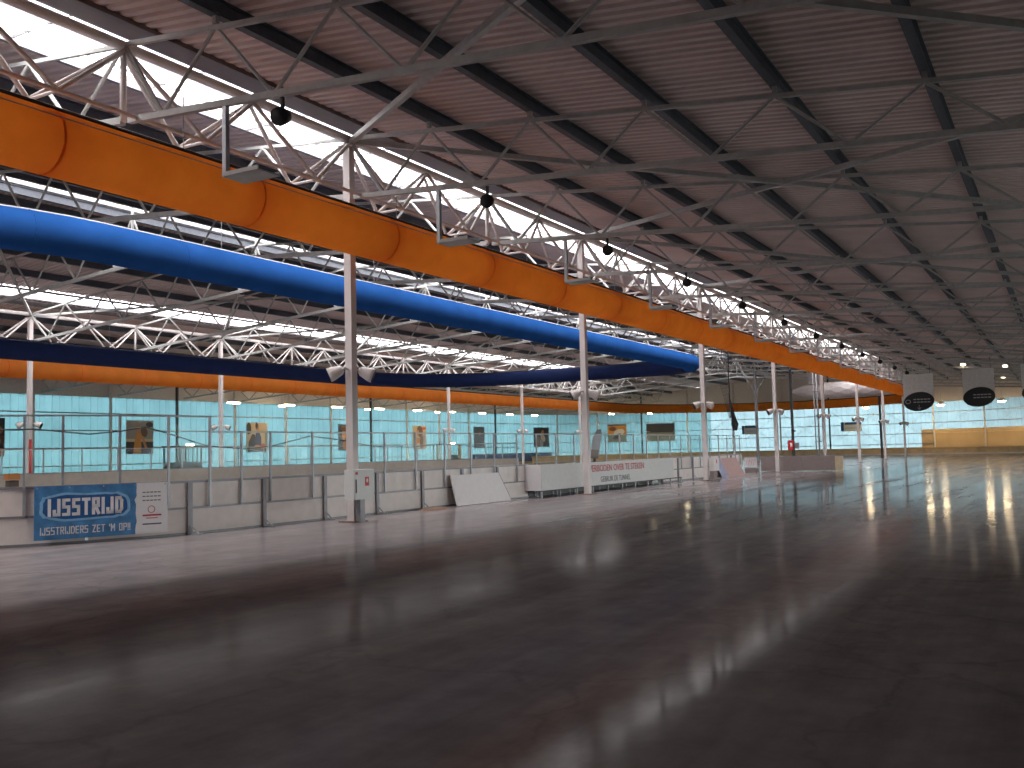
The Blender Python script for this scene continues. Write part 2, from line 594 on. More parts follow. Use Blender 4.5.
# ------------------------------------------------------------------ hall geometry
XA, XB, XC = -17.0, -53.0, -35.0           # column rows, ridge
XR, XL = 3.5, -73.5                        # long walls
Y0, BAY, HALF = 21.2, 15.0, 7.5
YBACK = -62.0
RC, YARC = 27.0, 127.0                     # rounded far corners
YEND = YARC + RC


def mir(x):
    return 2 * XC - x


def z_top(x):                              # top chord of the outer roofs
    if x < XC:
        x = mir(x)
    if x >= XA - 0.2:
        return 10.7 - 0.1035 * (x + 17.2)
    return 10.6 + 0.1055 * (XA - x)


def z_deck(x):
    xx = mir(x) if x < XC else x
    if xx >= -18.5:
        return 11.25 - 0.1035 * (xx + 17.2)
    return 11.12 + 0.1055 * (XA - xx)


def wall_at(s, off=0.0):
    """point on the far wall line; s=0 where the left wall starts to bend; off = metres inward"""
    R = RC; l1 = math.pi * R / 2; flat = XR - XL - 2 * R
    if s < 0:
        p, n = (XL, YARC + s), (1, 0)
    elif s < l1:
        a = s / R
        p, n = (XL + R - R * math.cos(a), YARC + R * math.sin(a)), (math.cos(a), -math.sin(a))
    elif s < l1 + flat:
        p, n = (XL + R + s - l1, YARC + R), (0, -1)
    else:
        a = min((s - l1 - flat) / R, math.pi / 2)
        p, n = (XR - R + R * math.sin(a), YARC + R * math.cos(a)), (-math.sin(a), -math.cos(a))
    return (p[0] + n[0] * off, p[1] + n[1] * off), n


WLEN = math.pi * RC + XR - XL - 2 * RC


def y_limit(x):
    """far limit of the hall at x"""
    if x < XL + RC:
        return YARC + math.sqrt(max(0, RC * RC - (x - XL - RC) ** 2))
    if x > XR - RC:
        return YARC + math.sqrt(max(0, RC * RC - (x - XR + RC) ** 2))
    return YEND


# ------------------------------------------------------------------ ground and ice
struct('ground', MB().box((XC, 40, -0.35), (400, 500, 0.1)), 'ground')
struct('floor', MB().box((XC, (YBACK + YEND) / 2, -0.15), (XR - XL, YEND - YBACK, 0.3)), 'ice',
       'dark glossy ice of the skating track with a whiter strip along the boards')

# ------------------------------------------------------------------ roof sheets with pressed ribs
def deck_mesh(x0, x1, pitch=0.33, h=0.07, ya=YBACK, yb=YEND):
    mb = MB()
    prof = []
    y = ya
    while y < yb:
        prof += [(y, 0), (y + pitch * .45, 0), (y + pitch * .55, h), (y + pitch * .9, h)]
        y += pitch
    prof.append((y, 0))
    vs = []
    for yy, dz in prof:
        vs += [(x0, yy, z_deck(x0) + dz), (x1, yy, z_deck(x1) + dz)]
    fs = [(2 * i, 2 * i + 1, 2 * i + 3, 2 * i + 2) for i in range(len(prof) - 1)]
    mb.add(vs, fs)
    # outer skin so that no daylight leaks
    a, b = z_deck(x0) + .16, z_deck(x1) + .16
    mb.add([(x0, ya, a), (x1, ya, b), (x1, yb, b), (x0, yb, a)], [(0, 1, 2, 3)])
    return mb


ceil_r = struct('ceiling', deck_mesh(-18.0, XR + .1), 'deck', 'ribbed grey roof sheeting above the near skating track')
ceil_m1 = struct('ceiling.001', deck_mesh(-34.15, -20.4), 'deck', 'ribbed grey roof sheeting on the near slope above the rink')
ceil_m2 = struct('ceiling.002', deck_mesh(mir(-20.4), mir(-34.15)), 'deck', 'ribbed grey roof sheeting on the far slope above the rink')
ceil_l = struct('ceiling.003', deck_mesh(XL - .1, mir(-18.0)), 'deck', 'ribbed grey roof sheeting above the far skating track')
# beyond the skylights the roof closes over
for nm, xa, xb in (('ceiling.004', -20.45, -17.95), ('ceiling.005', mir(-17.95), mir(-20.45)), ('ceiling.006', -35.9, -34.1)):
    za, zb = max(z_deck(xa), z_deck(xb)), max(z_deck(xa), z_deck(xb))
    struct(nm, MB().box(((xa + xb) / 2, (SKY1 + YEND) / 2, za + .08), (xb - xa, YEND - SKY1, .12)), 'deck')

# purlins are parts of the roof they carry
PUR = [-17.32] + [-14.28 + 3.04 * j for j in range(6)]
PURM = [-23.6 - 3.04 * j for j in range(4)] + [-34.0]


def purlin_mesh(w, h, y0, y1):
    mb = MB()
    yc, ly = (y0 + y1) / 2, y1 - y0
    mb.box((0, yc, -h / 2), (0.03, ly, h - .04))
    mb.box((0, yc, -h + .02), (w, ly, .03))
    mb.box((0, yc, -.02), (w, ly, .03))
    return mb


pm_near = purlin_mesh(.19, .36, -6, YEND - 2).mesh('purlin', 'purlin')
def edge_plate_mesh(f):
    x0, x1, za, zc = f(-17.78), f(-16.93), 11.225, 11.12
    return MB().add([(x0, -6, za), (x1, -6, zc), (x1, 150, zc), (x0, 150, za), (x0, -6, za + .12), (x1, -6, zc + .12), (x1, 150, zc + .12), (x0, 150, za + .12)],
                    [(0, 1, 2, 3), (7, 6, 5, 4), (0, 4, 5, 1), (1, 5, 6, 2), (2, 6, 7, 3), (3, 7, 4, 0)]).mesh('edge_plate', 'edge_dark')



for i, x in enumerate(PUR):
    if i == 0:
        link('edge_plate', edge_plate_mesh(lambda x: x), ceil_r)
        link('edge_plate', edge_plate_mesh(mir), ceil_l)
        continue
    link('purlin', pm_near, ceil_r, (x, 0, z_deck(x) - .01))
    link('purlin', pm_near, ceil_l, (mir(x), 0, z_deck(x) - .01))
for i, x in enumerate(PURM):
    link('purlin', pm_near, ceil_m1, (x, 0, z_deck(x) - .01))
    link('purlin', pm_near, ceil_m2, (mir(x), 0, z_deck(x) - .01))

# ------------------------------------------------------------------ skylights
def skylight(name, label, x0, x1, z, rows, plen):
    s = struct(name, None, None, label)
    yc, ly = (SKY0 + SKY1) / 2, SKY1 - SKY0
    for x in (x0, x1):
        part('edge_bar', MB().box((x, yc, z + .12), (.12, ly, .12)), 'grey_steel', s)
    w = (x1 - x0) / rows
    for r in range(1, rows):
        part('glazing_bar', MB().box((x0 + r * w, yc, z + .1), (.03, ly, .05)), 'grey_steel', s)
    cb = MB().box((0, 0, 0), (x1 - x0, .03, .04)).mesh('cross_bar', 'grey_steel')
    pane = MB().box((0, 0, 0), (w - .03, plen - .04, .012)).mesh('pane', 'skypane')
    pane_back = MB().box((0, 0, 0), (x1 - x0, 60, .012)).mesh('pane', 'skypane')
    y = 2.0
    link('pane', pane_back, s, ((x0 + x1) / 2, -28, z + .14))
    while y < SKY1:
        link('cross_bar', cb, s, ((x0 + x1) / 2, y, z + .1))
        for r in range(rows):
            link('pane', pane, s, (x0 + (r + .5) * w, y + plen / 2, z + .14))
        y += plen
    return s


skylight('window_1', 'long bright skylight strip beside the near row of white columns', -20.4, -18.0, 11.27, 3, 3.75)
skylight('window_2', 'long bright skylight strip above the far row of columns', mir(-18.0), mir(-20.4), 11.27, 3, 3.75)
# ridge lantern: glazed sides and glazed top
lan = struct('window_3', None, None, 'narrow glazed ridge lantern over the middle of the hall')
yc, ly = (SKY0 + SKY1) / 2, SKY1 - SKY0
for x in (-35.88, -34.12):
    part('sill', MB().box((x, yc, 13.0), (.1, ly, .14)), 'grey_steel', lan)
    part('head_rail', MB().box((x, yc, 13.78), (.08, ly, .08)), 'grey_steel', lan)
lpost = MB().box((0, 0, .36), (.07, .09, .72)).mesh('post', 'grey_steel')
lside = MB().box((0, 0, .36), (.012, 1.78, .68)).mesh('pane', 'skypane')
ltop = MB().box((0, 0, 0), (1.8, 3.7, .012)).mesh('pane', 'skypane')
lbar = MB().box((0, 0, 0), (1.8, .07, .06)).mesh('cross_bar', 'grey_steel')
lback = MB().box((0, 0, 0), (1.8, 66, .012)).mesh('pane', 'skypane')
link('pane', lback, lan, (-35, 8 - 33, 13.82))
y = 8.0
k = 0
while y < SKY1:
    for x in (-35.88, -34.12):
        link('post', lpost, lan, (x, y, 13.05))
        link('pane', lside, lan, (x, y + .94, 13.06))
    if k % 2 == 0:
        link('pane', ltop, lan, (-35, y + 1.87, 13.82))
        link('cross_bar', lbar, lan, (-35, y, 13.8))
    y += 1.875
    k += 1

# ------------------------------------------------------------------ walls
# unseen long walls and back wall
wr = struct('wall_right', MB().box((XR + .15, (YBACK + 12) / 2, 4.6), (.3, 12 - YBACK, 9.6)), 'wallgrey')
part('plinth', MB().box((XR + .1, (12 + YARC) / 2, .45), (.2, YARC - 12, 1.1)), 'tan', wr)
part('lower_panel', MB().box((XR + .1, 16, 2.25), (.2, 8, 2.5)), 'tan', wr)
part('lower_panel', MB().box((XR + .1, (115 + YARC) / 2, 2.25), (.2, YARC - 115, 2.5)), 'tan', wr)
win = struct('added_window_band', None, None, 'added band of unseen clear windows that brightens surfaces facing the right wall')  # invented windows, added to light surfaces that face right
wpane = MB().box((0, 0, 0), (.015, 2.40, 2.42)).mesh('pane', 'added_winglass')
wmul = MB().box((0, 0, 0), (.12, .08, 2.5)).mesh('mullion', 'white_steel')
for k in range(39):
    link('mullion', wmul, win, (XR + .08, 20 + 2.5 * k, 2.25))
    if k < 38:
        link('pane', wpane, win, (XR + .1, 21.25 + 2.5 * k, 2.25))
part('sill', MB().box((XR + .05, 67.5, .985), (.3, 95, .05)), 'white_steel', win)
part('head', MB().box((XR + .08, 67.5, 3.52), (.2, 95, .08)), 'white_steel', win)
part('upper_panel', MB().box((XR + .1, (12 + YARC) / 2, 8.45), (.2, YARC - 12, 2.0)), 'upper', wr)
for k in range(16):
    y = 12 + 7.1875 * k
    part('panel', MB().box((XR + .04, y + 3.59, 5.5), (.02, 7.17, 3.95)), 'milk', wr)
    part('post', MB().box((XR - .1, y, 4.5), (.2, .2, 9)), 'upper', wr)
struct('wall_back', MB().add([(XL, YBACK, -.2), (XR, YBACK, -.2), (XR, YBACK, 9.2), (XC, YBACK, 14), (XL, YBACK, 9.2)],
                             [(0, 1, 2, 3, 4)]), 'wallgrey')
struct('wall_left', MB().box((XL - .15, (YBACK + 28) / 2, 4.6), (.3, 28 - YBACK, 9.6)), 'wallgrey')

wall_far = struct('wall_far', None, None, 'translucent cyan sheet wall with grey rails running round the far side')
SB = 7.45
bays = [-98.91 + SB * i for i in range(int((98.91 + WLEN) / SB) + 1)]
S_TAN = 70.6                                # from here on the lower wall is solid tan
NSTRIP = 4


def wall_quad(mb, s0, s1, z0a, z1a, off0, th, z1b=None, z0b=None):
    (p, n), (q, m) = wall_at(s0, off0), wall_at(s1, off0)
    z1b = z1a if z1b is None else z1b
    z0b = z0a if z0b is None else z0b
    vs = [(p[0], p[1], z0a), (q[0], q[1], z0b), (q[0], q[1], z1b), (p[0], p[1], z1a)]
    vs += [(v[0] - (n if i in (0, 3) else m)[0] * th, v[1] - (n if i in (0, 3) else m)[1] * th, v[2]) for i, v in enumerate(vs)]
    return mb.add(vs, [(0, 1, 2, 3), (7, 6, 5, 4), (0, 4, 5, 1), (1, 5, 6, 2), (2, 6, 7, 3), (3, 7, 4, 0)])


for b in bays:
    # cyan sheets, each with a folded rib
    for k in range(NSTRIP):
        s0, s1 = b + SB * k / NSTRIP, b + SB * (k + 1) / NSTRIP
        if s0 > WLEN:
            continue
        solid = s0 >= S_TAN - .5
        z0 = 3.55 if solid else 1.0
        mb = MB()
        prof = [(0, 0), (.04, .05), (.34, .05), (.38, 0), (.62, 0), (.66, .05), (.96, .05), (1, 0)]
        vs = []
        for t, d in prof:
            (p, n) = wall_at(s0 + (s1 - s0) * t, -.02 - d)
            vs += [(p[0], p[1], z0), (p[0], p[1], 7.45)]
        mb.add(vs, [(2 * i, 2 * i + 2, 2 * i + 3, 2 * i + 1) for i in range(len(prof) - 1)])
        part('panel', mb, 'cyan_sky_glare' if s0 > 38 else 'cyan', wall_far)
        if solid:
            part('lower_panel', wall_quad(MB(), s0, s1, 1.0, 3.55, 0, .12), 'tan', wall_far)
            part('panel_ledge', wall_quad(MB(), s0, s1, 2.95, 3.05, .06, .06), 'tan_light', wall_far)
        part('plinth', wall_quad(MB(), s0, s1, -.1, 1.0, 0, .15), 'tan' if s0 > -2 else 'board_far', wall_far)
        (pa, _), (pb, _) = wall_at(s0), wall_at(s1)
        part('upper_panel', wall_quad(MB(), s0, s1, 7.45, z_deck(pa[0]) + .1, 0, .12, z_deck(pb[0]) + .1), 'upper', wall_far)
    (p, n) = wall_at(b, .12)
    big = (round((b + 98.91) / SB) % 4 == 1)
    if b >= WLEN:
        continue
    part('post', MB().box((p[0], p[1], z_deck(p[0]) / 2 - .1), (.2, .2, z_deck(p[0]))),
         'dark_steel' if big else 'upper', wall_far)
    for z in (1.5, 3.0, 4.5, 6.0):
        if b >= S_TAN - .5 and z < 3.5:
            continue
        mb = MB()
        for k in range(3):
            (a, _), (c, _) = wall_at(b + SB * k / 3, .05), wall_at(min(WLEN, b + SB * (k + 1) / 3), .05)
            mb.bar((a[0], a[1], z), (c[0], c[1], z), .07, .10)
        part('rail', mb, 'grey_steel', wall_far)
    if b > 30:                               # cross bracing on the end wall
        (a, _), (c, _) = wall_at(b, .07), wall_at(b + SB, .07)
        part('tie_rod', MB().tube((a[0], a[1], 3.6 if b > S_TAN - 1 else 1.5), (c[0], c[1], 6.8), .02, 5), 'grey_steel', wall_far)
        part('tie_rod', MB().tube((a[0], a[1], 6.8), (c[0], c[1], 3.6 if b > S_TAN - 1 else 1.5), .02, 5), 'grey_steel', wall_far)

# ------------------------------------------------------------------ steel columns
col_labels = ['white steel column with the large fire hose cabinet, nearest of the near row',
              'white steel column standing before the lettered white barrier',
              'white steel column with a small cabinet at its foot, third of the near row',
              'white steel column before the low grey-brown barrier, fourth of the near row',
              'white steel column beside two thin pipes, fifth of the near row',
              'white steel column under the silver duct, sixth of the near row',
              'white steel column under the silver duct, seventh of the near row',
              'white steel column just left of the tan end wall, eighth of the near row']


def column_meshes(h, w):
    shaft = MB()
    shaft.box((-w / 2 + .012, 0, h / 2), (.024, w, h))
    shaft.box((w / 2 - .012, 0, h / 2), (.024, w, h))
    shaft.box((0, -w * .5 + .012, h / 2), (w - .05, .02, h))
    shaft.box((0, w * .5 - .012, h / 2), (w - .05, .02, h))
    return shaft.mesh('shaft', 'white_steel'), MB().box((0, 0, .015), (.56, .56, .03)).mesh('base_plate', 'rust'), \
        MB().box((0, 0, h - .01), (.44, .44, .03)).mesh('cap_plate', 'white_steel')


cm = column_meshes(10.4, .23)


def column(x, y, label, group):
    t = thing('steel_column', label, 'column', (x, y, 0), group)
    for nm, me in zip(('shaft', 'base_plate', 'cap_plate'), cm):
        link(nm, me, t)
    return t


for k in range(8):
    column(XA, Y0 + BAY * k, col_labels[k], 'near row of white columns')
for k in range(1, 7):
    column(XB, Y0 + BAY * k, ['', 'slim steel column with a red strip, seen above the left end of the blue banner',
                              'slim steel column of the far row standing left of the poster of a person in navy',
                              'slim steel column of the far row hidden behind the nearest white column',
                              'slim steel column between the long haired figure poster and the slate poster',
                              'slim steel column of the far row left of the poster with a dancing figure',
                              'farthest slim steel column of the far row'][k], 'far row of columns')

# ------------------------------------------------------------------ longitudinal lattice girders
def girder_parts():
    """one 15 m bay from y=0 to y=15, x=0 in the column line"""
    r = []
    r.append(('top_chord', MB().tube((0, 0, 10.6), (0, BAY, 10.6), .115, 12).mesh('top_chord', 'white_steel', True)))
    for sx in (-.45, .45):
        r.append(('bottom_chord', MB().tube((sx, 0, 8.95), (sx, BAY, 8.95), .05, 8).mesh('bottom_chord', 'white_steel', True)))
    st = BAY / 4
    for i in range(4):
        for sx in (-.45, .45):
            for a, b in ((i * st, (i + .5) * st), ((i + 1) * st, (i + .5) * st)):
                r.append(('diagonal', MB().tube((sx * .15, a, 10.5), (sx, b, 8.95), .055, 7).mesh('diagonal', 'white_steel', True)))
        r.append(('cross_tie', MB().tube((-.45, (i + .5) * st, 8.95), (.45, (i + .5) * st, 8.95), .035, 6).mesh('cross_tie', 'white_steel')))
    r.append(('post', MB().tube((0, HALF, 8.95), (0, HALF, 10.5), .07, 8).mesh('post', 'white_steel', True)))
    return r


gp = girder_parts()
for k in range(-1, 7):
    lab = 'white lattice girder under the near skylight, %s bay from the camera' % ORD[k + 1]
    t = thing('lattice_girder', lab, 'girder', (XA, Y0 + BAY * k, 0), 'girders of the near column row')
    for nm, me in gp:
        link(nm, me, t)
for k in range(0, 7):
    lab = 'white lattice girder under the far skylight, %s bay from the left' % ORD[k]
    t = thing('lattice_girder', lab, 'girder', (XB, Y0 + BAY * k, 0), 'girders of the far column row')
    for nm, me in gp:
        link(nm, me, t)

# ------------------------------------------------------------------ roof trusses over the tracks
def zb(x):
    return 8.97 - 0.065 * (x + 17.2)


TOPN = [-17.0] + [-14.28 + 3.04 * j for j in range(6)] + [3.35]
BOTN = [-15.8] + [-12.76 + 3.04 * j for j in range(5)] + [2.3]


def track_truss(sgn):
    f = (lambda x: x) if sgn > 0 else mir
    r = []

    def pt(x, z):
        return (f(x), 0, z)
    r.append(('top_chord', MB().bar(pt(-17, 10.62), pt(3.4, z_top(3.4)), .09, .10)))
    r.append(('bottom_chord', MB().bar(pt(-16.8, zb(-16.8)), pt(3.4, zb(3.4)), .12, .13)))
    for i, xb_ in enumerate(BOTN):
        for xt in (TOPN[i], TOPN[i + 1]):
            if xt == TOPN[0] or abs(xt - xb_) < 4:
                rad = .06 if xt == TOPN[0] else .042
                r.append(('diagonal', MB().tube(pt(xt, z_top(xt) - .03), pt(xb_, zb(xb_)), rad, 6)))
    for x in TOPN[1:7]:
        r.append(('purlin_stub', MB().box((f(x), 0, z_top(x) + .14), (.1, .1, .22))))
    res = [(nm, mb.mesh(nm, 'steel')) for nm, mb in r]
    if sgn > 0:
        # bracket hanging beside the orange duct, with its flat fixture
        res.append(('hanger', MB().bar((-14.02, 0, zb(-14)), (-14.02, 0, 7.3), .10, .10).mesh('hanger', 'galv')))
        pl = MB().box((-13.6, .25, 7.30), (.95, .62, .03))
        pl.box((-13.6, -.04, 7.33), (.95, .03, .09))
        pl.box((-13.6, .54, 7.33), (.95, .03, .09))
        res.append(('fixture_plate', pl.mesh('fixture_plate', 'steel')))
    return res


tt_r, tt_l = track_truss(1), track_truss(-1)
NT = 17
for k in range(NT):
    y = Y0 + HALF * (k - 1)
    if y > YEND - 4:
        continue
    t = thing('roof_truss', 'grey steel roof truss over the near track, %s counting away from the camera' % ORD[k], 'truss', (0, y, 0), 'roof trusses over the near track')
    for nm, me in tt_r:
        if y > 119 and nm in ('hanger', 'fixture_plate'):
            continue
        link(nm, me, t)
for k in range(13):
    y = Y0 + 30 + HALF * k
    t = thing('roof_truss', 'grey steel roof truss above the far track lamps, %s from the left' % ORD[k], 'truss', (0, y, 0), 'roof trusses over the far track')
    for nm, me in tt_l:
        link(nm, me, t)


# trusses over the rink
def rink_truss():
    r = []
    zt = lambda x: 10.6 + 0.1055 * (XA - x) if x >= XC else 10.6 + 0.1055 * (x - XB)
    zl = lambda x: 8.97 + 0.075 * (XA - x) if x >= XC else 8.97 + 0.075 * (x - XB)
    for a, b in ((XA, XC), (XC, XB)):
        r.append(('top_chord', MB().bar((a, 0, zt(a)), (b, 0, zt(b)), .08, .09)))
        r.append(('bottom_chord', MB().bar((a, 0, zl(a)), (b, 0, zl(b)), .14, .15)))
    top = [-17.0, -20.2, -23.6, -26.6, -29.7, -32.7, -35.0]
    bot = [-18.6, -22.0, -25.1, -28.1, -31.2, -33.9]
    for m_ in (lambda x: x, mir):
        for i, b in enumerate(bot):
            for x in (top[i], top[i + 1]):
                r.append(('diagonal', MB().tube((m_(x), 0, zt(x) - .02), (m_(b), 0, zl(b)), .045, 6)))
    r.append(('king_post', MB().tube((XC, 0, zl(XC)), (XC, 0, zt(XC) + .5), .06, 6)))
    return [(nm, mb.mesh(nm, 'steel')) for nm, mb in r]


rt = rink_truss()
for k in range(15):
    y = Y0 + HALF * (k - 1)
    t = thing('rink_truss', 'gabled steel truss spanning above the blue ducts, %s counting away from the camera' % ORD[k], 'truss', (0, y, 0), 'gabled trusses above the rink')
    for nm, me in rt:
        link(nm, me, t)

# wind braces in the plane of the near roof
for k in range(-1, 7):
    for d in (-1, 1):
        ya, yb_ = Y0 + BAY * k, Y0 + BAY * (k + d)
        if yb_ < 5 or yb_ > YARC - 4:
            continue
        o = part('roof_brace', MB().bar((XA + .1, ya, 10.52), (3.3, yb_, z_top(3.3) - .1), .14, .14), 'steel')
        who = ['the column outside the picture'] + ['the %s near column' % w for w in ORD]
        tag(o, 'grey diagonal roof brace from %s running %s the camera' % (who[k + 1], 'toward' if d < 0 else 'away from'), 'brace', 'diagonal roof braces')
for k in range(1, 6):
    for d in (-1, 1):
        ya, yb_ = Y0 + BAY * k, Y0 + BAY * (k + d)
        o = part('roof_brace', MB().bar((XB + .1, ya, 10.5), (XC, yb_, 12.4), .12, .12), 'steel')
        tag(o, 'grey rink roof brace from the %s far column running %s the camera' % (ORD[k - 1], 'toward' if d < 0 else 'away from'), 'brace', 'diagonal rink roof braces')

# ------------------------------------------------------------------ fabric air ducts
def arc_pts(cx, cy, r, a0, a1, n, z):
    return [(cx + r * math.cos(a0 + (a1 - a0) * i / n), cy + r * math.sin(a0 + (a1 - a0) * i / n), z) for i in range(n + 1)]


def ring(path, i, r, w):
    p = Vector(path[i]); q = Vector(path[i + 1]); d = (q - p).normalized()
    return MB().lathe([(-w / 2, r), (-w / 2, r + .012), (w / 2, r + .012), (w / 2, r)], p, d, 20)


ZD, RD = 7.58, .60
XD0, XD1 = -15.75, -55.25
orange_path = [(XD0, y, ZD) for y in [-14 + 2.5 * i for i in range(57)]]
cxo = (XD0 + XD1) / 2; ro = (XD0 - XD1) / 2
orange_path += arc_pts(cxo, 128.5, ro, 0, math.pi, 30, ZD)
orange_path += [(XD1, y, ZD) for y in [126.0 - 2.5 * i for i in range(46)]]
t = thing('air_duct', 'fat orange fabric air duct running round the hall above the columns', 'duct', (XD0, -14, ZD))
t.location = (0, 0, 0)
part('fabric_tube', MB().sweep(orange_path, RD, 24), 'orange', t, True)
for i in range(2, len(orange_path) - 2, 2):
    part('seam_ring', ring(orange_path, i, RD - .004, .05), 'orange_seam', t)
part('hanging_rail', MB().sweep([(p[0], p[1], ZD + RD + .05) for p in orange_path], .06, 6), 'black', t)
# stitched line along the flank facing the track
flank = []
for i, p in enumerate(orange_path[:57]):
    flank.append((p[0] + (RD + .004) * math.cos(.62), p[1], p[2] + (RD + .004) * math.sin(.62)))
part('stitch_line', MB().sweep(flank, .014, 5), 'galv', t)
rod = MB().tube((0, 0, 0), (0, 0, 1.25), .012, 5).mesh('hanger_rod', 'galv')
for k in range(-1, 15):
    link('hanger_rod', rod, t, (XD0, Y0 + HALF * k + .5, ZD + RD))
for k in range(3, 14):
    link('hanger_rod', rod, t, (XD1, Y0 + HALF * k + .5, ZD + RD))

ZBL, RB = 7.55, .52
bx0, bx1, by0, by1, br = -21.9, -46.0, 8.0, 67.3, 9.0
near_side = arc_pts(bx0 - br, by0 + br, br, -math.pi * .5, 0, 14, ZBL) + \
    [(bx0, y, ZBL) for y in [by0 + br + 2.5 * i for i in range(1, 20)] if y < by1 - 4] + \
    arc_pts(bx0 - 4, by1 - 4, 4, 0, math.pi * .22, 5, ZBL)
far_side = arc_pts(bx0 - 4, by1 - 4, 4, math.pi * .22, math.pi * .5, 6, ZBL) + [(x, by1, ZBL) for x in (-29, -32, -34)] + arc_pts(bx1 + br, by1 - br, br, math.pi * .5, math.pi, 12, ZBL) + \
    [(bx1, y, ZBL) for y in [by1 - br - 2.5 * i for i in range(1, 18)]]
t = thing('air_duct', 'bright blue fabric air duct hanging along the near side of the rink', 'duct', (0, 0, 0))
part('fabric_tube', MB().sweep(near_side, RB, 24), 'blue', t, True)
part('hanging_rail', MB().sweep([(p[0], p[1], ZBL + RB + .02) for p in near_side], .03, 6), 'white', t)
for i in range(3, len(near_side) - 1, 3):
    part('seam_ring', ring(near_side, i, RB - .004, .03), 'blue', t)
rod2 = MB().tube((0, 0, 0), (0, 0, 1.6), .012, 5).mesh('hanger_rod', 'galv')
for k in range(0, 7):
    link('hanger_rod', rod2, t, (bx0, Y0 + HALF * k, ZBL + RB))
t = thing('air_duct', 'blue fabric air duct, shade painted in, along the far side and end of rink', 'duct', (0, 0, 0))
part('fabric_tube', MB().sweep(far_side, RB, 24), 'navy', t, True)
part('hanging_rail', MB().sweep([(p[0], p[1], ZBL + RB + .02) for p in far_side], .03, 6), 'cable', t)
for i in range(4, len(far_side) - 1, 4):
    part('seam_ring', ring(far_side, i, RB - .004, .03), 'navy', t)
for k in range(2, 6):
    link('hanger_rod', rod2, t, (bx1, Y0 + HALF * k, ZBL + RB))

# silver duct at the far end
t = thing('silver_duct', 'crumpled silver air duct hanging at the far end behind the columns', 'duct', (0, 0, 0))
sd = MB()
nr, ns = 11, 9
for i in range(nr):
    f = i / (nr - 1)
    c = Vector((-26.6 + 8.8 * f, 111.8 + 3.6 * f, 7.75 + .15 * f))
    rr = (.2, .6, .8)[i] if i < 3 else .88 + random.uniform(-.05, .05)
    d = Vector((8.8, 3.6, 0)).normalized(); uu = Vector((d.y, -d.x, 0)); ww = Vector((0, 0, 1))
    sd.v += [tuple(c + d * random.uniform(-.1, .1) + uu * (rr * math.cos(2 * math.pi * (k + .5 * (i % 2)) / ns)) + ww * (rr * math.sin(2 * math.pi * (k + .5 * (i % 2)) / ns))) for k in range(ns)]
for i in range(nr - 1):
    for k in range(ns):
        a0, a1, b0, b1 = i * ns + k, i * ns + (k + 1) % ns, (i + 1) * ns + k, (i + 1) * ns + (k + 1) % ns
        sd.f += [(a0, a1, b0), (a1, b1, b0)] if i % 2 == 0 else [(a0, b1, b0), (a0, a1, b1)]
sd.f += [tuple(range(ns))[::-1], tuple(range((nr - 1) * ns, nr * ns))]
part('fabric_tube', sd, 'silver', t)
part('riser_box', MB().box((-24.3, 112.8, 9.2), (1.3, 1.2, 1.3)), 'silver', t)
for f in (.3, .65, .95):
    part('hanger_rod', MB().tube((-26.6 + 8.8 * f, 111.8 + 3.6 * f, 8.5), (-26.6 + 8.8 * f, 111.8 + 3.6 * f, 10.6), .015, 5), 'galv', t)

# ------------------------------------------------------------------ loudspeakers
spk = MB().lathe([(0, .08), (.05, .14), (.16, .16), (.28, .18), (.33, .17)], (0, .1, 0), (0.25, -1, -.35), 12).mesh('horn', 'black', True)
spk_b = MB().box((0, 0, .16), (.06, .06, .36)).mesh('bracket', 'black')
for k in range(14):
    y = Y0 + HALF * (k - 1)
    t = thing('loudspeaker', 'black loudspeaker hanging from the %s roof truss over the near track' % ORD[k], 'loudspeaker', (-12.5, y - .05, 8.22), 'loudspeakers along the near roof')
    link('horn', spk, t)
    link('bracket', spk_b, t)

# ------------------------------------------------------------------ floodlights on the columns
fl_head = MB().lathe([(0, .07), (.06, .13), (.30, .19), (.42, .20)], (.05, .12, 0), (.75, .5, -.4), 12).mesh('lamp_head', 'white_steel', True)
fl_rim = MB().lathe([(.415, .195), (.415, .15), (.43, .15), (.43, .195)], (.05, .12, 0), (.75, .5, -.4), 12).mesh('lens', 'black', True)
fl_arm = MB().bar((0, -.02, 0), (0, .2, .02), .05, .05).mesh('arm', 'white_steel')
fl_head2 = MB().lathe([(0, .07), (.06, .13), (.30, .19), (.42, .20)], (-.05, -.12, 0), (-.75, -.6, -.4), 12).mesh('lamp_head', 'white_steel', True)
fl_rim2 = MB().lathe([(.415, .195), (.415, .15), (.43, .15), (.43, .195)], (-.05, -.12, 0), (-.75, -.6, -.4), 12).mesh('lens', 'black', True)
fl_arm2 = MB().bar((0, .02, 0), (0, -.2, .02), .05, .05).mesh('arm', 'white_steel')
for row, x, ks in (('near', XA, range(8)), ('far', XB, (1, 2, 4, 5, 6))):
    for k in ks:
        y = Y0 + BAY * k
        who = ORD[k] if row == 'near' else ORD[k - 1]
        for side, dy, ms in (('camera', -.16, (fl_head2, fl_rim2, fl_arm2)), ('far', .16, (fl_head, fl_rim, fl_arm))):
            t = thing('floodlight', 'unlit floodlight on the %s side of the %s column in the %s row' % (side, who, row), 'floodlight',
                      (x, y + dy, 4.15), 'floodlights on the columns')
            for nm, me in zip(('lamp_head', 'lens', 'arm'), ms):
                link(nm, me, t)

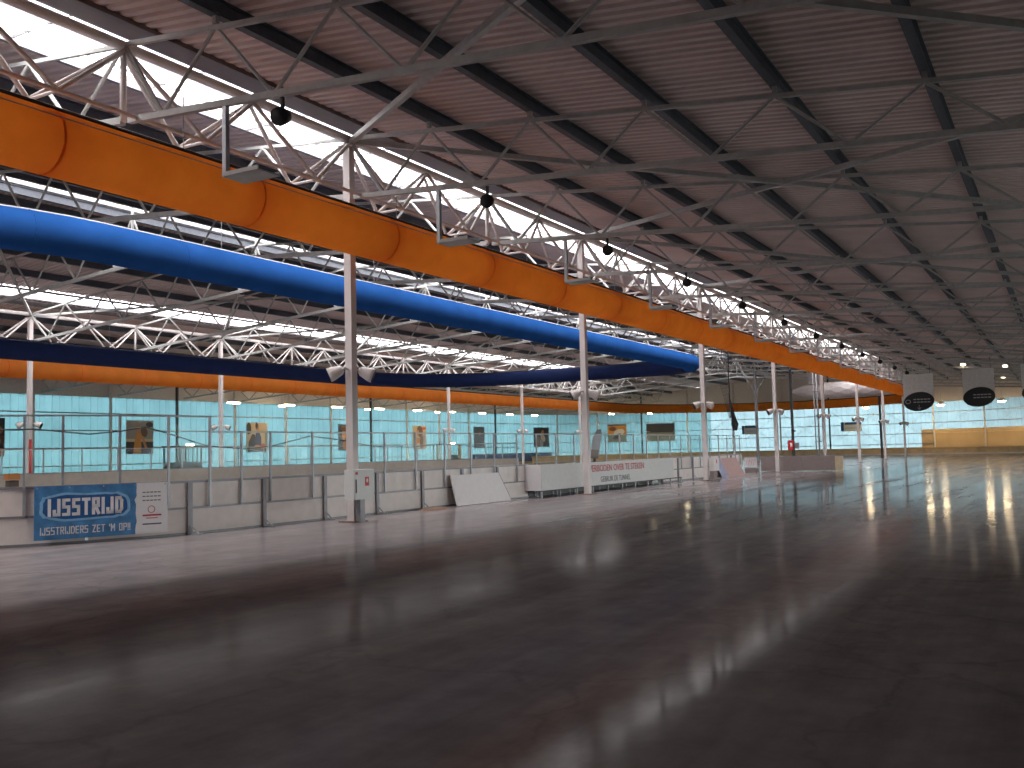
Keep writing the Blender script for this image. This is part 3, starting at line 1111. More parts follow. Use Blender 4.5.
# ------------------------------------------------------------------ lit lamps along the far walls
lh = MB().box((0, 0, .09), (.42, 1.7, .1))
lh.box((0, 0, .2), (.2, 1.4, .12))
lh = lh.mesh('housing', 'upper')
lg = MB().slab(ellipse(0, 0, .19, .82, 16), (0, 0, 0), (1, 0, 0), (0, 1, 0), (0, 0, 1), -.07, .04).mesh('tube_glow', 'lamp', False)
lr = MB().tube((0, 0, .2), (0, 0, 1.0), .015, 5).mesh('hanger_rod', 'galv')
for k in range(9):
    t = thing('ceiling_lamp', 'lit lamp hanging under the roof of the far track, %s from the left' % ORD[k], 'lamp', (-68, 67.3 + HALF * k, 7.02), 'lit lamps above the far track')
    link('housing', lh, t); link('tube_glow', lg, t); link('hanger_rod', lr, t)
for k, y in enumerate((77.4, 91.8, 106.5)):
    t = thing('ceiling_lamp', 'smaller lit lamp beside the main lamp row, %s from the left' % ORD[k], 'lamp', (-71.3, y, 7.15), 'small lit lamps by the cyan wall')
    a = link('housing', lh, t); b = link('tube_glow', lg, t); c = link('hanger_rod', lr, t)
    for q in (a, b):
        q.scale = (.8, .6, .9)
for k, (s, off) in enumerate(((21, 4.5), (28.5, 4.5), (35, 4.5))):
    (p, n) = wall_at(s, off)
    t = thing('ceiling_lamp', 'lit lamp under the curved far roof above the dark posters, %s from the left' % ORD[k], 'lamp', (p[0], p[1], 7.35), 'lit lamps at the far bend')
    link('housing', lh, t); link('tube_glow', lg, t); link('hanger_rod', lr, t)
fh = MB().lathe([(0, .5), (.12, .55), (.3, .3), (.5, .15)], (0, 0, 0), (0, 0, 1), 14).mesh('reflector', 'upper', True)
fg = MB().lathe([(0, .46), (-.06, .46), (-.16, .30)][::-1], (0, 0, 0), (0, 0, 1), 14).mesh('bulb_glow', 'lampwarm', True)
fr = MB().tube((0, 0, .5), (0, 0, 1.6), .02, 5).mesh('hanger_rod', 'galv')
for k, (s, off, z) in enumerate(((63.4, 3, 7.0), (73, 4, 7.2), (75, 3, 6.9), (83.4, 4, 7.1), (85.5, 3, 6.9))):
    (p, n) = wall_at(s, off)
    t = thing('bay_lamp', 'warm glowing bay lamp near the tan end wall, %s from the left' % ORD[k], 'lamp', (p[0], p[1], z), 'warm lamps at the end wall')
    link('reflector', fh, t); link('bulb_glow', fg, t); link('hanger_rod', fr, t)

# ------------------------------------------------------------------ hockey rink boards
XN, XF = -18.35, -48.6
RBY0, RBY1, RR = 9.5, 72.0, 8.5


class RinkPath:
    def __init__(s):
        # s=0 at the tangent point of the near left corner, + along the near side
        s.lin = RBY1 - RBY0 - 2 * RR

    def at(s, d):
        c = math.pi * RR / 2
        if d < 0:                               # near left corner
            a = -d / RR
            return (XN - RR + RR * math.cos(a), RBY0 + RR - RR * math.sin(a)), (math.sin(a), math.cos(a))
        if d <= s.lin:
            return (XN, RBY0 + RR + d), (0, 1)
        a = (d - s.lin) / RR
        return (XN - RR + RR * math.cos(a), RBY1 - RR + RR * math.sin(a)), (-math.sin(a), math.cos(a))


RP = RinkPath()
rb = thing('rink_boards', 'white rink boards with grey posts and tall glass along the near rink side', 'rink boards', (0, 0, 0))
D0 = -1.23 - 2.41 * 4


def seg_box(mb, d0, d1, z0, z1, off, th, n=2):
    for i in range(n):
        a, b = d0 + (d1 - d0) * i / n, d0 + (d1 - d0) * (i + 1) / n
        (p, tp), (q, tq) = RP.at(a), RP.at(b)
        np_, nq = (tp[1], -tp[0]), (tq[1], -tq[0])
        vs = []
        for (pt, nn) in ((p, np_), (q, nq)):
            for o in (off, off - th):
                for z in (z0, z1):
                    vs.append((pt[0] + nn[0] * o, pt[1] + nn[1] * o, z))
        mb.add(vs, [(0, 1, 3, 2), (4, 6, 7, 5), (0, 4, 5, 1), (2, 3, 7, 6), (0, 2, 6, 4), (1, 5, 7, 3)])
    return mb


dend = RP.lin - 1.4
d = D0
i = 0
gap_box = (15.1, 17.6)
while d < dend:
    d1 = d + 2.41
    if 15.5 < d < 30.0:                        # opening closed off by the lettered barrier
        d = d1
        continue
    part('lower_panel', seg_box(MB(), d + .04, d1 - .04, .06, .62, 0, .04), 'board', rb)
    part('upper_panel', seg_box(MB(), d + .04, d1 - .04, .66, 1.24, 0, .04), 'board', rb)
    part('mid_rail', seg_box(MB(), d, d1, .615, .665, .03, .06), 'grey_steel', rb)
    part('top_rail', seg_box(MB(), d, d1, 1.24, 1.30, .04, .14), 'grey_steel', rb)
    part('bottom_rail', seg_box(MB(), d, d1, .0, .06, .02, .06), 'grey_steel', rb)
    if d >= -3.0:
        part('post', seg_box(MB(), d - .06, d + .06, 0, 1.25, .07, .10, 1), 'grey_steel', rb)
        (p, tg) = RP.at(d)
        ft = MB().bar((p[0] + .1, p[1] - .02, .02), (p[0] + .34, p[1] + .10, .02), .06, .03)
        ft.bar((p[0] + .1, p[1] - .02, .22), (p[0] + .26, p[1] + .06, .03), .04, .03)
        part('foot_brace', ft, 'galv', rb)
    d = d1
    i += 1
# tall posts and glass panes above the boards
gpy = [13.3 - .5, 14.71, 16.06, 17.33, 18.36, 19.4, 21.06, 22.7, 24.37, 26.02, 27.72, 29.38, 31.0, 32.7, 34.3, 36.0, 37.7, 39.3, 41.0, 42.6, 44.3, 46.0, 47.6, 49.3, 51.0]
prev = None
offY = RBY0 + RR
ds = [-6.4, -4.91, -4.15, -2.95, -1.80] + [y - offY for y in gpy[3:]]
for d in ds + [34.6, 36.2, 37.9, 39.6, 41.3, 43.0, 44.0]:
    if d > dend:
        break
    top = 2.86 if d < -.3 else 2.49
    (p, tg) = RP.at(d)
    part('glass_post', seg_box(MB(), d - .025, d + .025, 0 if 15.3 < d < 30.2 else .66, top, .085, .05, 1), 'galv', rb)
    if prev is not None:
        part('glass_pane', seg_box(MB(), prev + .03, d - .03, 1.31, top - .03, -.01, .012, 1), 'glass', rb)
        part('glass_rail', seg_box(MB(), prev, d, top - .04, top, .02, .04, 1), 'galv', rb)
    prev = d

# far boards of the same rink
fb = thing('far_rink_boards', 'cream far side boards of the hockey rink with slim glass posts', 'rink boards', (0, 0, 0))
fpath = []
for a in range(0, 91, 10):
    t_ = math.radians(a)
    fpath.append((XF + RR - RR * math.cos(t_), RBY1 - RR + RR * math.sin(t_)))
line = [(XF, y) for y in [22 + 2.41 * i for i in range(17)]] + [p for p in fpath]
for i in range(len(line) - 1):
    (xa, ya), (xb, yb_) = line[i], line[i + 1]
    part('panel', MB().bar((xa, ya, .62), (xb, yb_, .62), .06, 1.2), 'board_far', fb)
    part('top_rail', MB().bar((xa, ya, 1.245), (xb, yb_, 1.245), .12, .05), 'grey_steel', fb)
    part('glass_post', MB().box((xa, ya, 1.9), (.05, .06, 1.3)), 'galv', fb)
    part('glass_pane', MB().bar((xa, ya, 1.9), (xb, yb_, 1.9), .012, 1.24), 'glass', fb)
    part('glass_rail', MB().bar((xa, ya, 2.54), (xb, yb_, 2.54), .04, .04), 'galv', fb)

# ------------------------------------------------------------------ blue banner on the boards
B0, B1 = -4.75, -1.87                        # along the boards
ban = thing('banner', 'blue and white banner lettered IJSSTRIJD hanging on the rink boards', 'banner', (0, 0, 0))
(pA, tA), (pB, tB) = RP.at(B0), RP.at(B1)
u = Vector((pB[0] - pA[0], pB[1] - pA[1], 0)); BW = u.length; u.normalize()
nrm = Vector((u.y, -u.x, 0)); w = Vector((0, 0, 1))
org = Vector((pA[0], pA[1], .13)) + nrm * .2
BH = 1.16
cut = .745
jag = [(cut * BW + random.uniform(-.03, .03), BH * k / 12) for k in range(13)]
part('blue_cloth', MB().slab([(0, 0)] + jag + [(0, BH)], org, u, w, nrm, 0, .012), 'bluebanner', ban)
part('white_cloth', MB().slab([(BW, 0), (BW, BH)] + [(a + .005, b) for a, b in jag[::-1]], org, u, w, nrm, 0, .012), 'white', ban)
blob = []
for k in range(40):
    tt = 2 * math.pi * k / 40
    ex = math.copysign(abs(math.cos(tt)) ** .4, math.cos(tt)); ey = math.copysign(abs(math.sin(tt)) ** .6, math.sin(tt))
    blob.append((.37 * BW + ex * (.335 * BW) + random.uniform(-.015, .015), BH * .60 + ey * .30 + random.uniform(-.02, .02)))
part('ice_blob_edge', MB().slab(blob, org, u, w, nrm, .012, .016), 'bluelight', ban)
blob2 = [(.37 * BW + (a - .37 * BW) * .93, BH * .60 + (b - BH * .60) * .84) for a, b in blob]
part('ice_blob', MB().slab(blob2, org, u, w, nrm, .016, .020), 'bluedeep', ban)
stroke_text('headline_letter', 'IJSSTRIJD', 'white', .105 * BW, .635 * BW, BH * .46, BH * .27, .068, org, u, w, nrm, ban, .0205, .55)
stroke_text('slogan_letter', "IJSSTRIJDERS ZET 'M OP!!", 'white', .045 * BW, .70 * BW, BH * .10, BH * .125, .022, org, u, w, nrm, ban, .0165, .38)
for k in range(3):                            # small print
    for j in range(5):
        part('small_print', MB().slab([(BW * (.80 + .03 * j), 0), (BW * (.823 + .03 * j), 0), (BW * (.823 + .03 * j), .022), (BW * (.80 + .03 * j), .022)],
                                      org + w * (BH * (.80 - .08 * k)), u, w, nrm, .012, .015), 'greytext', ban)
rg = MB()
for k in range(16):
    a0, a1 = 2 * math.pi * k / 16, 2 * math.pi * (k + 1) / 16
    c = (.87 * BW, BH * .47)
    rg.slab([(c[0] + .085 * math.cos(a0), c[1] + .085 * math.sin(a0)), (c[0] + .085 * math.cos(a1), c[1] + .085 * math.sin(a1)),
             (c[0] + .07 * math.cos(a1), c[1] + .07 * math.sin(a1)), (c[0] + .07 * math.cos(a0), c[1] + .07 * math.sin(a0))], org, u, w, nrm, .012, .015)
part('red_ring', rg, 'redtext', ban)
part('red_print', MB().slab([(.80 * BW, BH * .34), (.95 * BW, BH * .34), (.95 * BW, BH * .37), (.80 * BW, BH * .37)], org, u, w, nrm, .012, .015), 'redtext', ban)
part('red_print', MB().slab([(.83 * BW, BH * .29), (.92 * BW, BH * .29), (.92 * BW, BH * .305), (.83 * BW, BH * .305)], org, u, w, nrm, .012, .015), 'redtext', ban)
part('web_print', MB().slab([(.80 * BW, BH * .17), (.95 * BW, BH * .17), (.95 * BW, BH * .195), (.80 * BW, BH * .195)], org, u, w, nrm, .012, .015), 'greytext', ban)
for a in (.02, .25, .5, .75, .98):
    part('eyelet', MB().slab(ellipse(a * BW, BH - .04, .018, .018, 8), org, u, w, nrm, .012, .018), 'galv', ban)
    part('tie', MB().bar(org + u * (a * BW) + w * (BH - .04), org + u * (a * BW) + w * (BH + .03) - nrm * .16, .012, .012), 'galv', ban)

# ------------------------------------------------------------------ fire hose cabinets
cab = thing('hose_cabinet', 'grey-white fire hose cabinet with a red sign on the nearest column', 'cabinet', (XA + .16, Y0, 0))
part('body', MB().box((.16, -.12, 1.02), (.32, .86, .80)), 'cabinet', cab)
dr = part('door', MB().box((.33, -.12, 1.02), (.02, .84, .78)), 'cabinet', cab)
sg = part('red_sign', MB().box((.345, -.02, 1.1), (.008, .16, .24)), 'red', dr)
part('flame_mark', MB().slab(ellipse(-.02, 1.12, .04, .06, 8), (.3495, 0, 0), (0, 1, 0), (0, 0, 1), (1, 0, 0), 0, .003), 'white', dr)
part('handle', MB().box((.35, -.49, .98), (.02, .03, .36)), 'dark_steel', dr)
part('red_tab', MB().box((.345, -.46, 1.32), (.008, .1, .07)), 'red', dr)
part('stand', MB().box((.1, 0, .31), (.14, .2, .62)), 'grey_steel', cab)
cab = thing('hose_cabinet', 'pale small fire hose cabinet at the foot of the third column', 'cabinet', (XA + .16, Y0 + 2 * BAY, 0))
part('body', MB().box((.14, .5, .85), (.28, .9, .7)), 'white_steel', cab)
part('red_sign', MB().box((.285, .5, 1.0), (.008, .14, .2)), 'red', cab)
part('dark_opening', MB().box((.14, .35, .28), (.2, .6, .44)), 'greybrown', cab)

# ------------------------------------------------------------------ leaning white sheet
t = thing('white_sheet', 'large plain white board leaning on the rink boards', 'board', (0, 0, 0))
part('sheet', MB().add([(-17.93, 27.9, .02), (-17.93, 31.57, .02), (-18.19, 31.1, 1.05), (-18.19, 27.9, 1.05),
                        (-17.97, 27.9, .0), (-17.97, 31.57, .0), (-18.23, 31.1, 1.04), (-18.23, 27.9, 1.04)],
                       [(0, 1, 2, 3), (7, 6, 5, 4), (0, 4, 5, 1), (1, 5, 6, 2), (2, 6, 7, 3), (3, 7, 4, 0)]), 'sheet', t)
part('edge_trim', MB().bar((-17.95, 31.59, .01), (-18.21, 31.12, 1.05), .03, .03), 'dark_steel', t)

# small heap of sand by a board post
tag(part('sand_heap', MB().add([(-17.75 + .5 * math.cos(a) * r, 26.3 + .7 * math.sin(a) * r, z) for z, r in ((0, 1), (.06, .7), (.09, .3)) for a in [2 * math.pi * k / 10 for k in range(10)]],
                              [(r * 10 + k, r * 10 + (k + 1) % 10, r * 10 + 10 + (k + 1) % 10, r * 10 + 10 + k) for r in range(2) for k in range(10)] + [tuple(range(20, 30))]), 'rust'),
    'small brown heap on the ice below a board post', 'heap')

# ------------------------------------------------------------------ lettered white barrier on a frame
bxx, by_0, by_1, bd = -17.62, 33.4, 47.9, 1.15
t = thing('barrier_box', 'long white barrier lettered VERBODEN OVER TE STEKEN on a dark frame', 'barrier', (0, 0, 0))
part('front_panel', MB().box((bxx - .02, (by_0 + by_1) / 2, .77), (.04, by_1 - by_0, 1.0)), 'box_white', t)
part('end_panel', MB().box((bxx - bd / 2 - .03, by_0 - .02, .77), (bd, .04, 1.0)), 'sheet', t)
part('end_panel', MB().box((bxx - bd / 2, by_1 + .02, .77), (bd, .04, 1.0)), 'sheet', t)
part('frame_rail', MB().box((bxx - .03, (by_0 + by_1) / 2 + .6, .245), (.06, by_1 - by_0 + 1.2, .05)), 'dark_steel', t)
part('frame_rail', MB().box((bxx - bd, (by_0 + by_1) / 2 + .6, .245), (.06, by_1 - by_0 + 1.2, .05)), 'dark_steel', t)
part('frame_deck', MB().box((bxx - bd / 2, (by_0 + by_1) / 2, .26), (bd, by_1 - by_0, .02)), 'dark_steel', t)
for k in range(11):
    y = by_0 + .03 + (by_1 - by_0 + 1.1) * k / 10
    part('leg', MB().box((bxx - .03, y, .12), (.06, .06, .24)), 'galv', t)
    part('leg', MB().box((bxx - bd, y, .12), (.06, .06, .24)), 'galv', t)
part('shade_board', MB().box((bxx - bd - .03, (by_0 + by_1) / 2, .12), (.02, by_1 - by_0, .23)), 'dark_steel', t)  # added dark strip standing in for the shade under the frame
put_text('red_lettering', 'VERBODEN OVER TE STEKEN', 'redtext', .40, (bxx + .006, 40.8, .98), (0, 1, 0), (0, 0, 1), t, bold=.003, xscale=1.18)
put_text('dark_lettering', 'GEBRUIK DE TUNNEL', 'greytext', .34, (bxx + .006, 40.5, .50), (0, 1, 0), (0, 0, 1), t, xscale=1.0)

# ------------------------------------------------------------------ things at the far end of the boards
t = thing('leaning_panels', 'pink and lilac panels leaning at the far end of the rink boards', 'panels', (0, 0, 0))
part('panel', MB().add([(-17.3, 56.2, 0), (-17.3, 59.6, 0), (-17.8, 59.5, 1.1), (-17.8, 56.2, 1.1)], [(0, 1, 2, 3)]).add(
    [(-17.36, 56.2, 0), (-17.36, 59.6, 0), (-17.86, 59.5, 1.1), (-17.86, 56.2, 1.1)], [(3, 2, 1, 0)]), 'pink', t)
part('side_panel', MB().add([(-17.3, 56.19, 0), (-17.8, 56.19, 1.1), (-18.1, 55.9, 1.1), (-17.6, 55.9, 0)], [(0, 1, 2, 3)]), 'lilac', t)
part('back_panel', MB().box((-18.08, 57.8, .5), (.2, 3.2, 1.0)), 'greybrown', t)
t = thing('patterned_board', 'small white board with red zigzag print beyond the leaning panels', 'board', (-18.75, 66.0, 0))
part('face', MB().box((0, 0, .7), (.86, .05, .6)), 'sheet', t)
for k in range(4):
    part('zigzag', MB().bar((-.33 + .17 * k, -.03, .5), (-.22 + .17 * k, -.03, .9), .01, .06), 'redtext', t)
part('foot', MB().box((0, 0, .16), (.8, .3, .32)), 'greybrown', t)
t = thing('low_barrier', 'low grey-brown barrier wall with a cream end behind the fourth column', 'barrier', (-15.6, 67.6, 0))
for k in range(2):
    part('panel', MB().box((-1.5 + 2.6 * k, 0, .5), (2.78 - .4 * k, .1, .94)), 'greybrown', t)
part('cream_end', MB().box((2.33, 0, .5), (.5, .12, .98)), 'cream', t)
part('top_rail', MB().box((-.1, 0, 1.0), (5.5, .14, .05)), 'grey_steel', t)
part('side_run', MB().box((-2.85, 4, .5), (.1, 8, .94)), 'greybrown', t)

# pipes beside the fifth column
t = thing('pipe_pair', 'two thin vertical grey pipes beside the fifth column', 'pipes', (XA - .2, Y0 + 4 * BAY - 1.0, 0))
part('pipe', MB().tube((0, 0, 0), (0, 0, 9), .07, 8), 'galv', t, True)
part('pipe', MB().tube((-.3, .2, 0), (-.3, .2, 9), .05, 8), 'galv', t, True)
for z in (2, 4, 6):
    part('clamp', MB().box((-.1, .1, z), (.5, .5, .06)), 'grey_steel', t)

# safety net gathered on a pole
t = thing('safety_net', 'dark safety net gathered into a hanging bundle at the rink end', 'net', (0, 0, 0))
npts = [(-18.62, 61.3 + .03 * math.sin(k * 1.7), 9.4 - .5 * k) for k in range(10)] + [(-18.6, 61.5, 4.4), (-18.6, 61.9, 3.7), (-18.6, 62.2, 3.2), (-18.6, 62.2, 2.8)]
part('net_bundle', MB().sweep(npts, .05, 7, rad=lambda i: .045 if i < 10 else (.08, .14, .24, .12)[i - 10]), 'net', t, True)
strands = MB()
for k in range(9):
    strands.tube((-18.7 - .17 * k, 61.3, 9.4), (-18.62 - .02 * k, 61.6, 3.6), .008, 4)
for k in range(12):
    z = 9.2 - .45 * k
    strands.tube((-18.65, 61.3, z), (-18.65 - 1.35 * (z - 3.4) / 6, 61.35, z - .1), .007, 4)
part('net_strands', strands, 'net', t)
part('pole', MB().tube((-18.75, 62.2, 0), (-18.75, 62.2, 4.2), .06, 8), 'galv', t)
part('head_rope', MB().tube((-18.6, 61.3, 9.4), (-33, 62, 9.4), .03, 6), 'cable', t)

# slack cable along the glass posts
cable_pts = [(-18.75, y, z) for y, z in ((11.54, 2.52), (12.16, 2.49), (12.93, 2.51), (14.24, 2.41), (15.05, 2.48), (15.75, 2.58), (16.18, 2.49), (17.64, 2.13), (18.95, 2.04), (19.95, 2.11), (21.49, 2.38), (22.81, 2.27), (24.50, 2.05), (26.37, 2.03), (28.45, 2.12), (30.77, 2.00), (33.79, 1.93))]
o = part('slack_cable', MB().sweep(cable_pts, .016, 5), 'cable')
tag(o, 'thin dark cable slung in slack curves along the rink glass', 'cable')

# ------------------------------------------------------------------ posters on the cyan wall
def poster(name, label, o, u, W_, H_, bgm, shapes, gap=.12):
    """o: lower left corner as seen, u: reading direction"""
    u = Vector(u).normalized(); w = Vector((0, 0, 1)); n = u.cross(w)
    t = thing(name, label, 'poster', (0, 0, 0), 'posters on the cyan wall')
    o = Vector(o) + n * gap
    part('board', MB().slab([(0, 0), (W_, 0), (W_, H_), (0, H_)], o, u, w, n, -.03, 0), bgm, t)
    for i, (m_, poly) in enumerate(shapes):
        part('print', MB().slab([(a * W_, b * H_) for a, b in poly], o, u, w, n, 0.0005, .004 + .002 * i), m_, t)
    return t


E_ = ellipse
P3 = 3.05
def Lp(y0):
    return (XL, y0, 2.4)
U0 = (0, 1, 0)
R4 = lambda a, b, c, d: [(a, b), (c, b), (c, d), (a, d)]
poster('poster', 'dark poster cut by the left edge of the picture, with warm brown figure', Lp(44.9), U0, 3.1, P3, 'p_dark',
       [('p_brown', R4(.0, .3, 1, .55)), ('p_skin', E_(.75, .68, .2, .13)), ('p_skin', E_(.85, .12, .16, .1)), ('p_grey', R4(.4, .35, .9, .45))])
poster('poster', 'grey poster of a dancer in orange above the blue banner', Lp(59.55), U0, 3.0, P3, 'p_grey',
       [('p_dark', R4(0, 0, 1, .36)), ('p_beige', R4(0, .37, 1, .45)), ('p_orange', [(.25, .02), (.56, .02), (.55, .4), (.5, .7), (.4, .68), (.3, .35)]),
        ('p_skin', [(.48, .66), (.56, .66), (.78, .18), (.70, .14)]), ('p_skin', [(.42, .62), (.5, .62), (.44, .95), (.38, .95)]),
        ('p_brown', E_(.66, .66, .12, .16, 12, .3)), ('p_dark', E_(.86, .88, .14, .08))])
poster('poster', 'poster of a seated person in navy clothes on pale yellow', Lp(74.4), U0, 3.0, P3, 'p_beige',
       [('p_dark', E_(.10, .80, .12, .20)), ('p_dark', [(.05, .0), (.95, .0), (.93, .14), (.05, .16)]), ('p_dark', [(.08, .15), (.42, .15), (.40, .58), (.28, .62), (.1, .36)]),
        ('p_navy', [(.38, .15), (.70, .2), (.70, .5), (.6, .68), (.46, .68), (.40, .45)]), ('p_skin', E_(.52, .84, .07, .12)),
        ('p_dark', E_(.48, .90, .06, .12)), ('p_skin', E_(.5, .2, .14, .05)), ('p_red', E_(.78, .2, .12, .1)), ('p_grey', R4(.88, .15, 1, .7))])
poster('poster', 'dark poster with a face half hidden behind the nearest column', Lp(89.0), U0, 3.0, P3, 'p_slate',
       [('p_skin', E_(.35, .62, .14, .22)), ('p_brown', E_(.35, .85, .2, .12)), ('p_skin', E_(.45, .2, .2, .18)), ('p_dark', R4(.6, 0, 1, 1))])
poster('poster', 'beige poster of a figure with long brown hair', Lp(103.85), U0, 3.05, P3, 'p_beige',
       [('p_skin', [(.02, .1), (.3, .48), (.72, .5), (.85, .0), (.1, .0)]), ('p_brown', E_(.52, .76, .22, .24)), ('p_brown', E_(.64, .35, .12, .35)),
        ('p_skin', E_(.38, .70, .09, .14)), ('p_grey', [(.78, .05), (.95, .3), (.85, .6), (.75, .55)]), ('p_red', E_(.82, .88, .14, .06)), ('p_white', E_(.4, .15, .12, .1))])
poster('poster', 'slate dark poster with a small pale face', Lp(118.8), U0, 2.95, P3, 'p_slate',
       [('p_navy', [(.3, 0), (.8, 0), (.75, .55), (.4, .55)]), ('p_skin', E_(.55, .70, .08, .10)), ('p_brown', E_(.55, .78, .09, .06))])


def arc_poster(s, W_, z0, H_, label, bgm, shapes, name='poster'):
    (p, n) = wall_at(s)
    u = Vector((-n[1], n[0], 0)) * -1
    u = Vector((n[1] * -1, n[0], 0))
    c = Vector((p[0], p[1], z0))
    return poster(name, label, c - u * (W_ / 2), u, W_, H_, bgm, shapes, .16)


arc_poster(9.5, 3.2, 2.4, P3, 'dark poster of a pale dancing figure left of the second column', 'p_dark',
           [('p_brown', R4(.1, 0, .6, .5)), ('p_skin', E_(.55, .7, .1, .2, 12, -.4)), ('p_beige', E_(.6, .45, .14, .2, 12, .4)), ('p_grey', E_(.5, .2, .12, .18))])
arc_poster(23.6, 3.2, 2.9, 2.9, 'orange and white poster of tangled figures right of the second column', 'p_orange',
           [('p_green', R4(0, 0, 1, .45)), ('p_white', E_(.6, .55, .3, .18, 12, .3)), ('p_brown', E_(.25, .75, .2, .12)), ('p_dark', E_(.5, .32, .25, .12, 12, .6)), ('p_dark', R4(0, .93, 1, 1))])
arc_poster(30.8, 4.6, 2.9, 2.9, 'wide dark brown poster with a grey green lower half', 'p_brown',
           [('p_green', R4(.04, .05, .96, .5)), ('p_dark', R4(0, .5, 1, .98)), ('p_grey', R4(.1, .3, .9, .42))])
# white and blue sponsor signs on the end wall
for s, wd, lab in ((45.2, 2.4, 'small white and blue sign on the end wall between third and fourth columns'),
                   (60.7, 3.0, 'white and blue sign on the end wall left of the sixth column')):
    t = arc_poster(s, wd, 3.6, 1.4, lab, 'p_white', [('bluedeep', R4(0, .05, .14, .98)), ('bluedeep', R4(.2, .72, .98, .95)), ('bluelight', R4(.25, .3, .85, .42))], 'wall_sign')
    t['category'] = 'sign'
    t['group'] = 'signs on the end wall'

# ------------------------------------------------------------------ perimeter pads round the far track
pads = thing('track_edge_ledge', 'low tan padded ledge curving round the far end of the track', 'ledge', (0, 0, 0))
s = 4.0
while s < 96:
    part('pad', wall_quad(MB(), s, s + 2.9, 0, .78, 3.2, .35), 'tan_light', pads)
    part('cap', wall_quad(MB(), s - .02, s + 2.95, .80, .98, 3.3, .55), 'tan', pads)
    part('kick_strip', wall_quad(MB(), s - .02, s + 2.95, 0, .16, 3.26, .05), 'sheet', pads)
    s += 2.95
s = -12.0
k = 0
while s < 8:
    o = part('crash_pad', wall_quad(MB(), s, s + 1.9, .3, 1.5, 2.6, .4), 'bluepad')
    tag(o, 'blue vinyl crash pad at the far track edge, %s pad from the left' % ORD[k], 'pad', 'blue crash pads')
    s += 1.95; k += 1

# ------------------------------------------------------------------ hanging oval signs
def hanging_sign(x, y, zt, W_, label, arrow):
    t = thing('hanging_sign', label, 'sign', (x, y, 0), 'oval signs hanging above the track')
    fwd = Vector((-x, -y, 0)).normalized(); u = Vector((-fwd.y, fwd.x, 0))
    w = Vector((0, 0, 1))
    u = u if u.x > 0 else -u
    n = u.cross(w)
    hh = W_ * .98
    part('grey_sheet', MB().slab([(-W_ / 2, -hh), (W_ / 2, -hh), (W_ / 2, 0), (-W_ / 2, 0)], (0, 0, zt), u, w, n, -.04, 0), 'signgrey', t)
    cz = zt - hh - .02
    ov = part('oval_board', MB().slab(ellipse(0, 0, W_ * .51, W_ * .34, 28, .12), (0, 0, cz), u, w, n, .02, .10), 'signdark', t)
    for k in range(2):
        for j in range(5):
            x0 = -W_ * .18 + j * W_ * .115
            part('letter_block', MB().slab([(x0, 0), (x0 + W_ * .09, 0), (x0 + W_ * .09, W_ * .035), (x0, W_ * .035)], (0, 0, cz + W_ * (.06 - .10 * k)), u, w, n, .10, .104), 'signtext', ov)
    if arrow:
        rg = MB()
        for k in range(12):
            a0, a1 = 2 * math.pi * k / 12, 2 * math.pi * (k + 1) / 12
            c = (-W_ * .36, 0)
            q = lambda r, a: (c[0] + r * 1.25 * math.cos(a), c[1] + r * math.sin(a))
            rg.slab([q(.075 * W_, a0), q(.075 * W_, a1), q(.055 * W_, a1), q(.055 * W_, a0)], (0, 0, cz), u, w, n, .10, .104)
        part('emblem', rg, 'signtext', ov)
        ar = MB().slab([(-.02, -.26 * W_), (.02, -.26 * W_), (.02, -.12 * W_), (-.02, -.12 * W_)], (0, 0, cz), u, w, n, .10, .104)
        ar.slab([(0, -.30 * W_), (.07 * W_, -.22 * W_), (.05 * W_, -.205 * W_), (0, -.265 * W_)], (0, 0, cz), u, w, n, .10, .104)
        ar.slab([(0, -.30 * W_), (0, -.265 * W_), (-.05 * W_, -.205 * W_), (-.07 * W_, -.22 * W_)], (0, 0, cz), u, w, n, .10, .104)
        part('down_arrow', ar, 'signtext', ov)
    for dx in (-.4, .4):
        part('wire', MB().tube(u * (dx * W_) + Vector((0, 0, zt)), u * (dx * W_) + Vector((0, 0, zt + .9)), .015, 5), 'cable', t)


SY = 88.7


for x, z, lab, ar in ((-10.68, 7.50, 'grey hanging sign with a dark oval and a down arrow, left of the row', True),
                      (-6.08, 7.67, 'grey hanging sign with a dark oval of two text lines, middle of the row', False),
                      (-1.76, 7.84, 'grey hanging sign cut by the right edge of the picture', False)):
    hanging_sign(x, SY, z, 2.36, lab, ar)
lg2 = lg.copy()
lg2.materials[0] = M['lampdim']
for k, (x, y, z) in enumerate(((-7.75, 96.2, 8.60), (-4.27, 93.5, 8.07), (-5.44, 113.7, 8.29))):
    t = thing('ceiling_lamp', 'lit lamp up in the far right roof above the hanging signs, %s of three' % ORD[k], 'lamp', (x, y, z), 'lit lamps in the far right roof')
    link('housing', lh, t); link('tube_glow', lg2, t); link('hanger_rod', lr, t)

# ------------------------------------------------------------------ small things behind the boards
t = thing('crate', 'dark crate with an orange lid behind the boards at far left', 'crate', (-21.0, 13.93, 0))
part('body', MB().box((0, 0, .72), (.14, .24, 1.40)), 'crate_dark', t)
part('lid', MB().box((0, 0, 1.51), (.17, .28, .14)), 'crate_orange', t)
t = thing('red_hoop', 'red tube hoop behind the boards at the left picture edge', 'hoop', (-20.6, 13.2, 0))
part('tube', MB().sweep([(0, .0, 0), (0, .0, 1.36), (0, -.06, 1.43), (0, -.16, 1.46), (0, -.5, 1.46), (0, -.5, 0)], .025, 6), 'red', t)
o = part('red_hose_strip', MB().box((XB + .18, Y0 + BAY - .05, 2.15), (.04, .16, 2.1)), 'red')
tag(o, 'vertical red strip on the nearest column of the far row', 'strip')
t = thing('timing_booth', 'grey green glazed booth right of the dancer poster', 'booth', (-62, 55.8, 0))
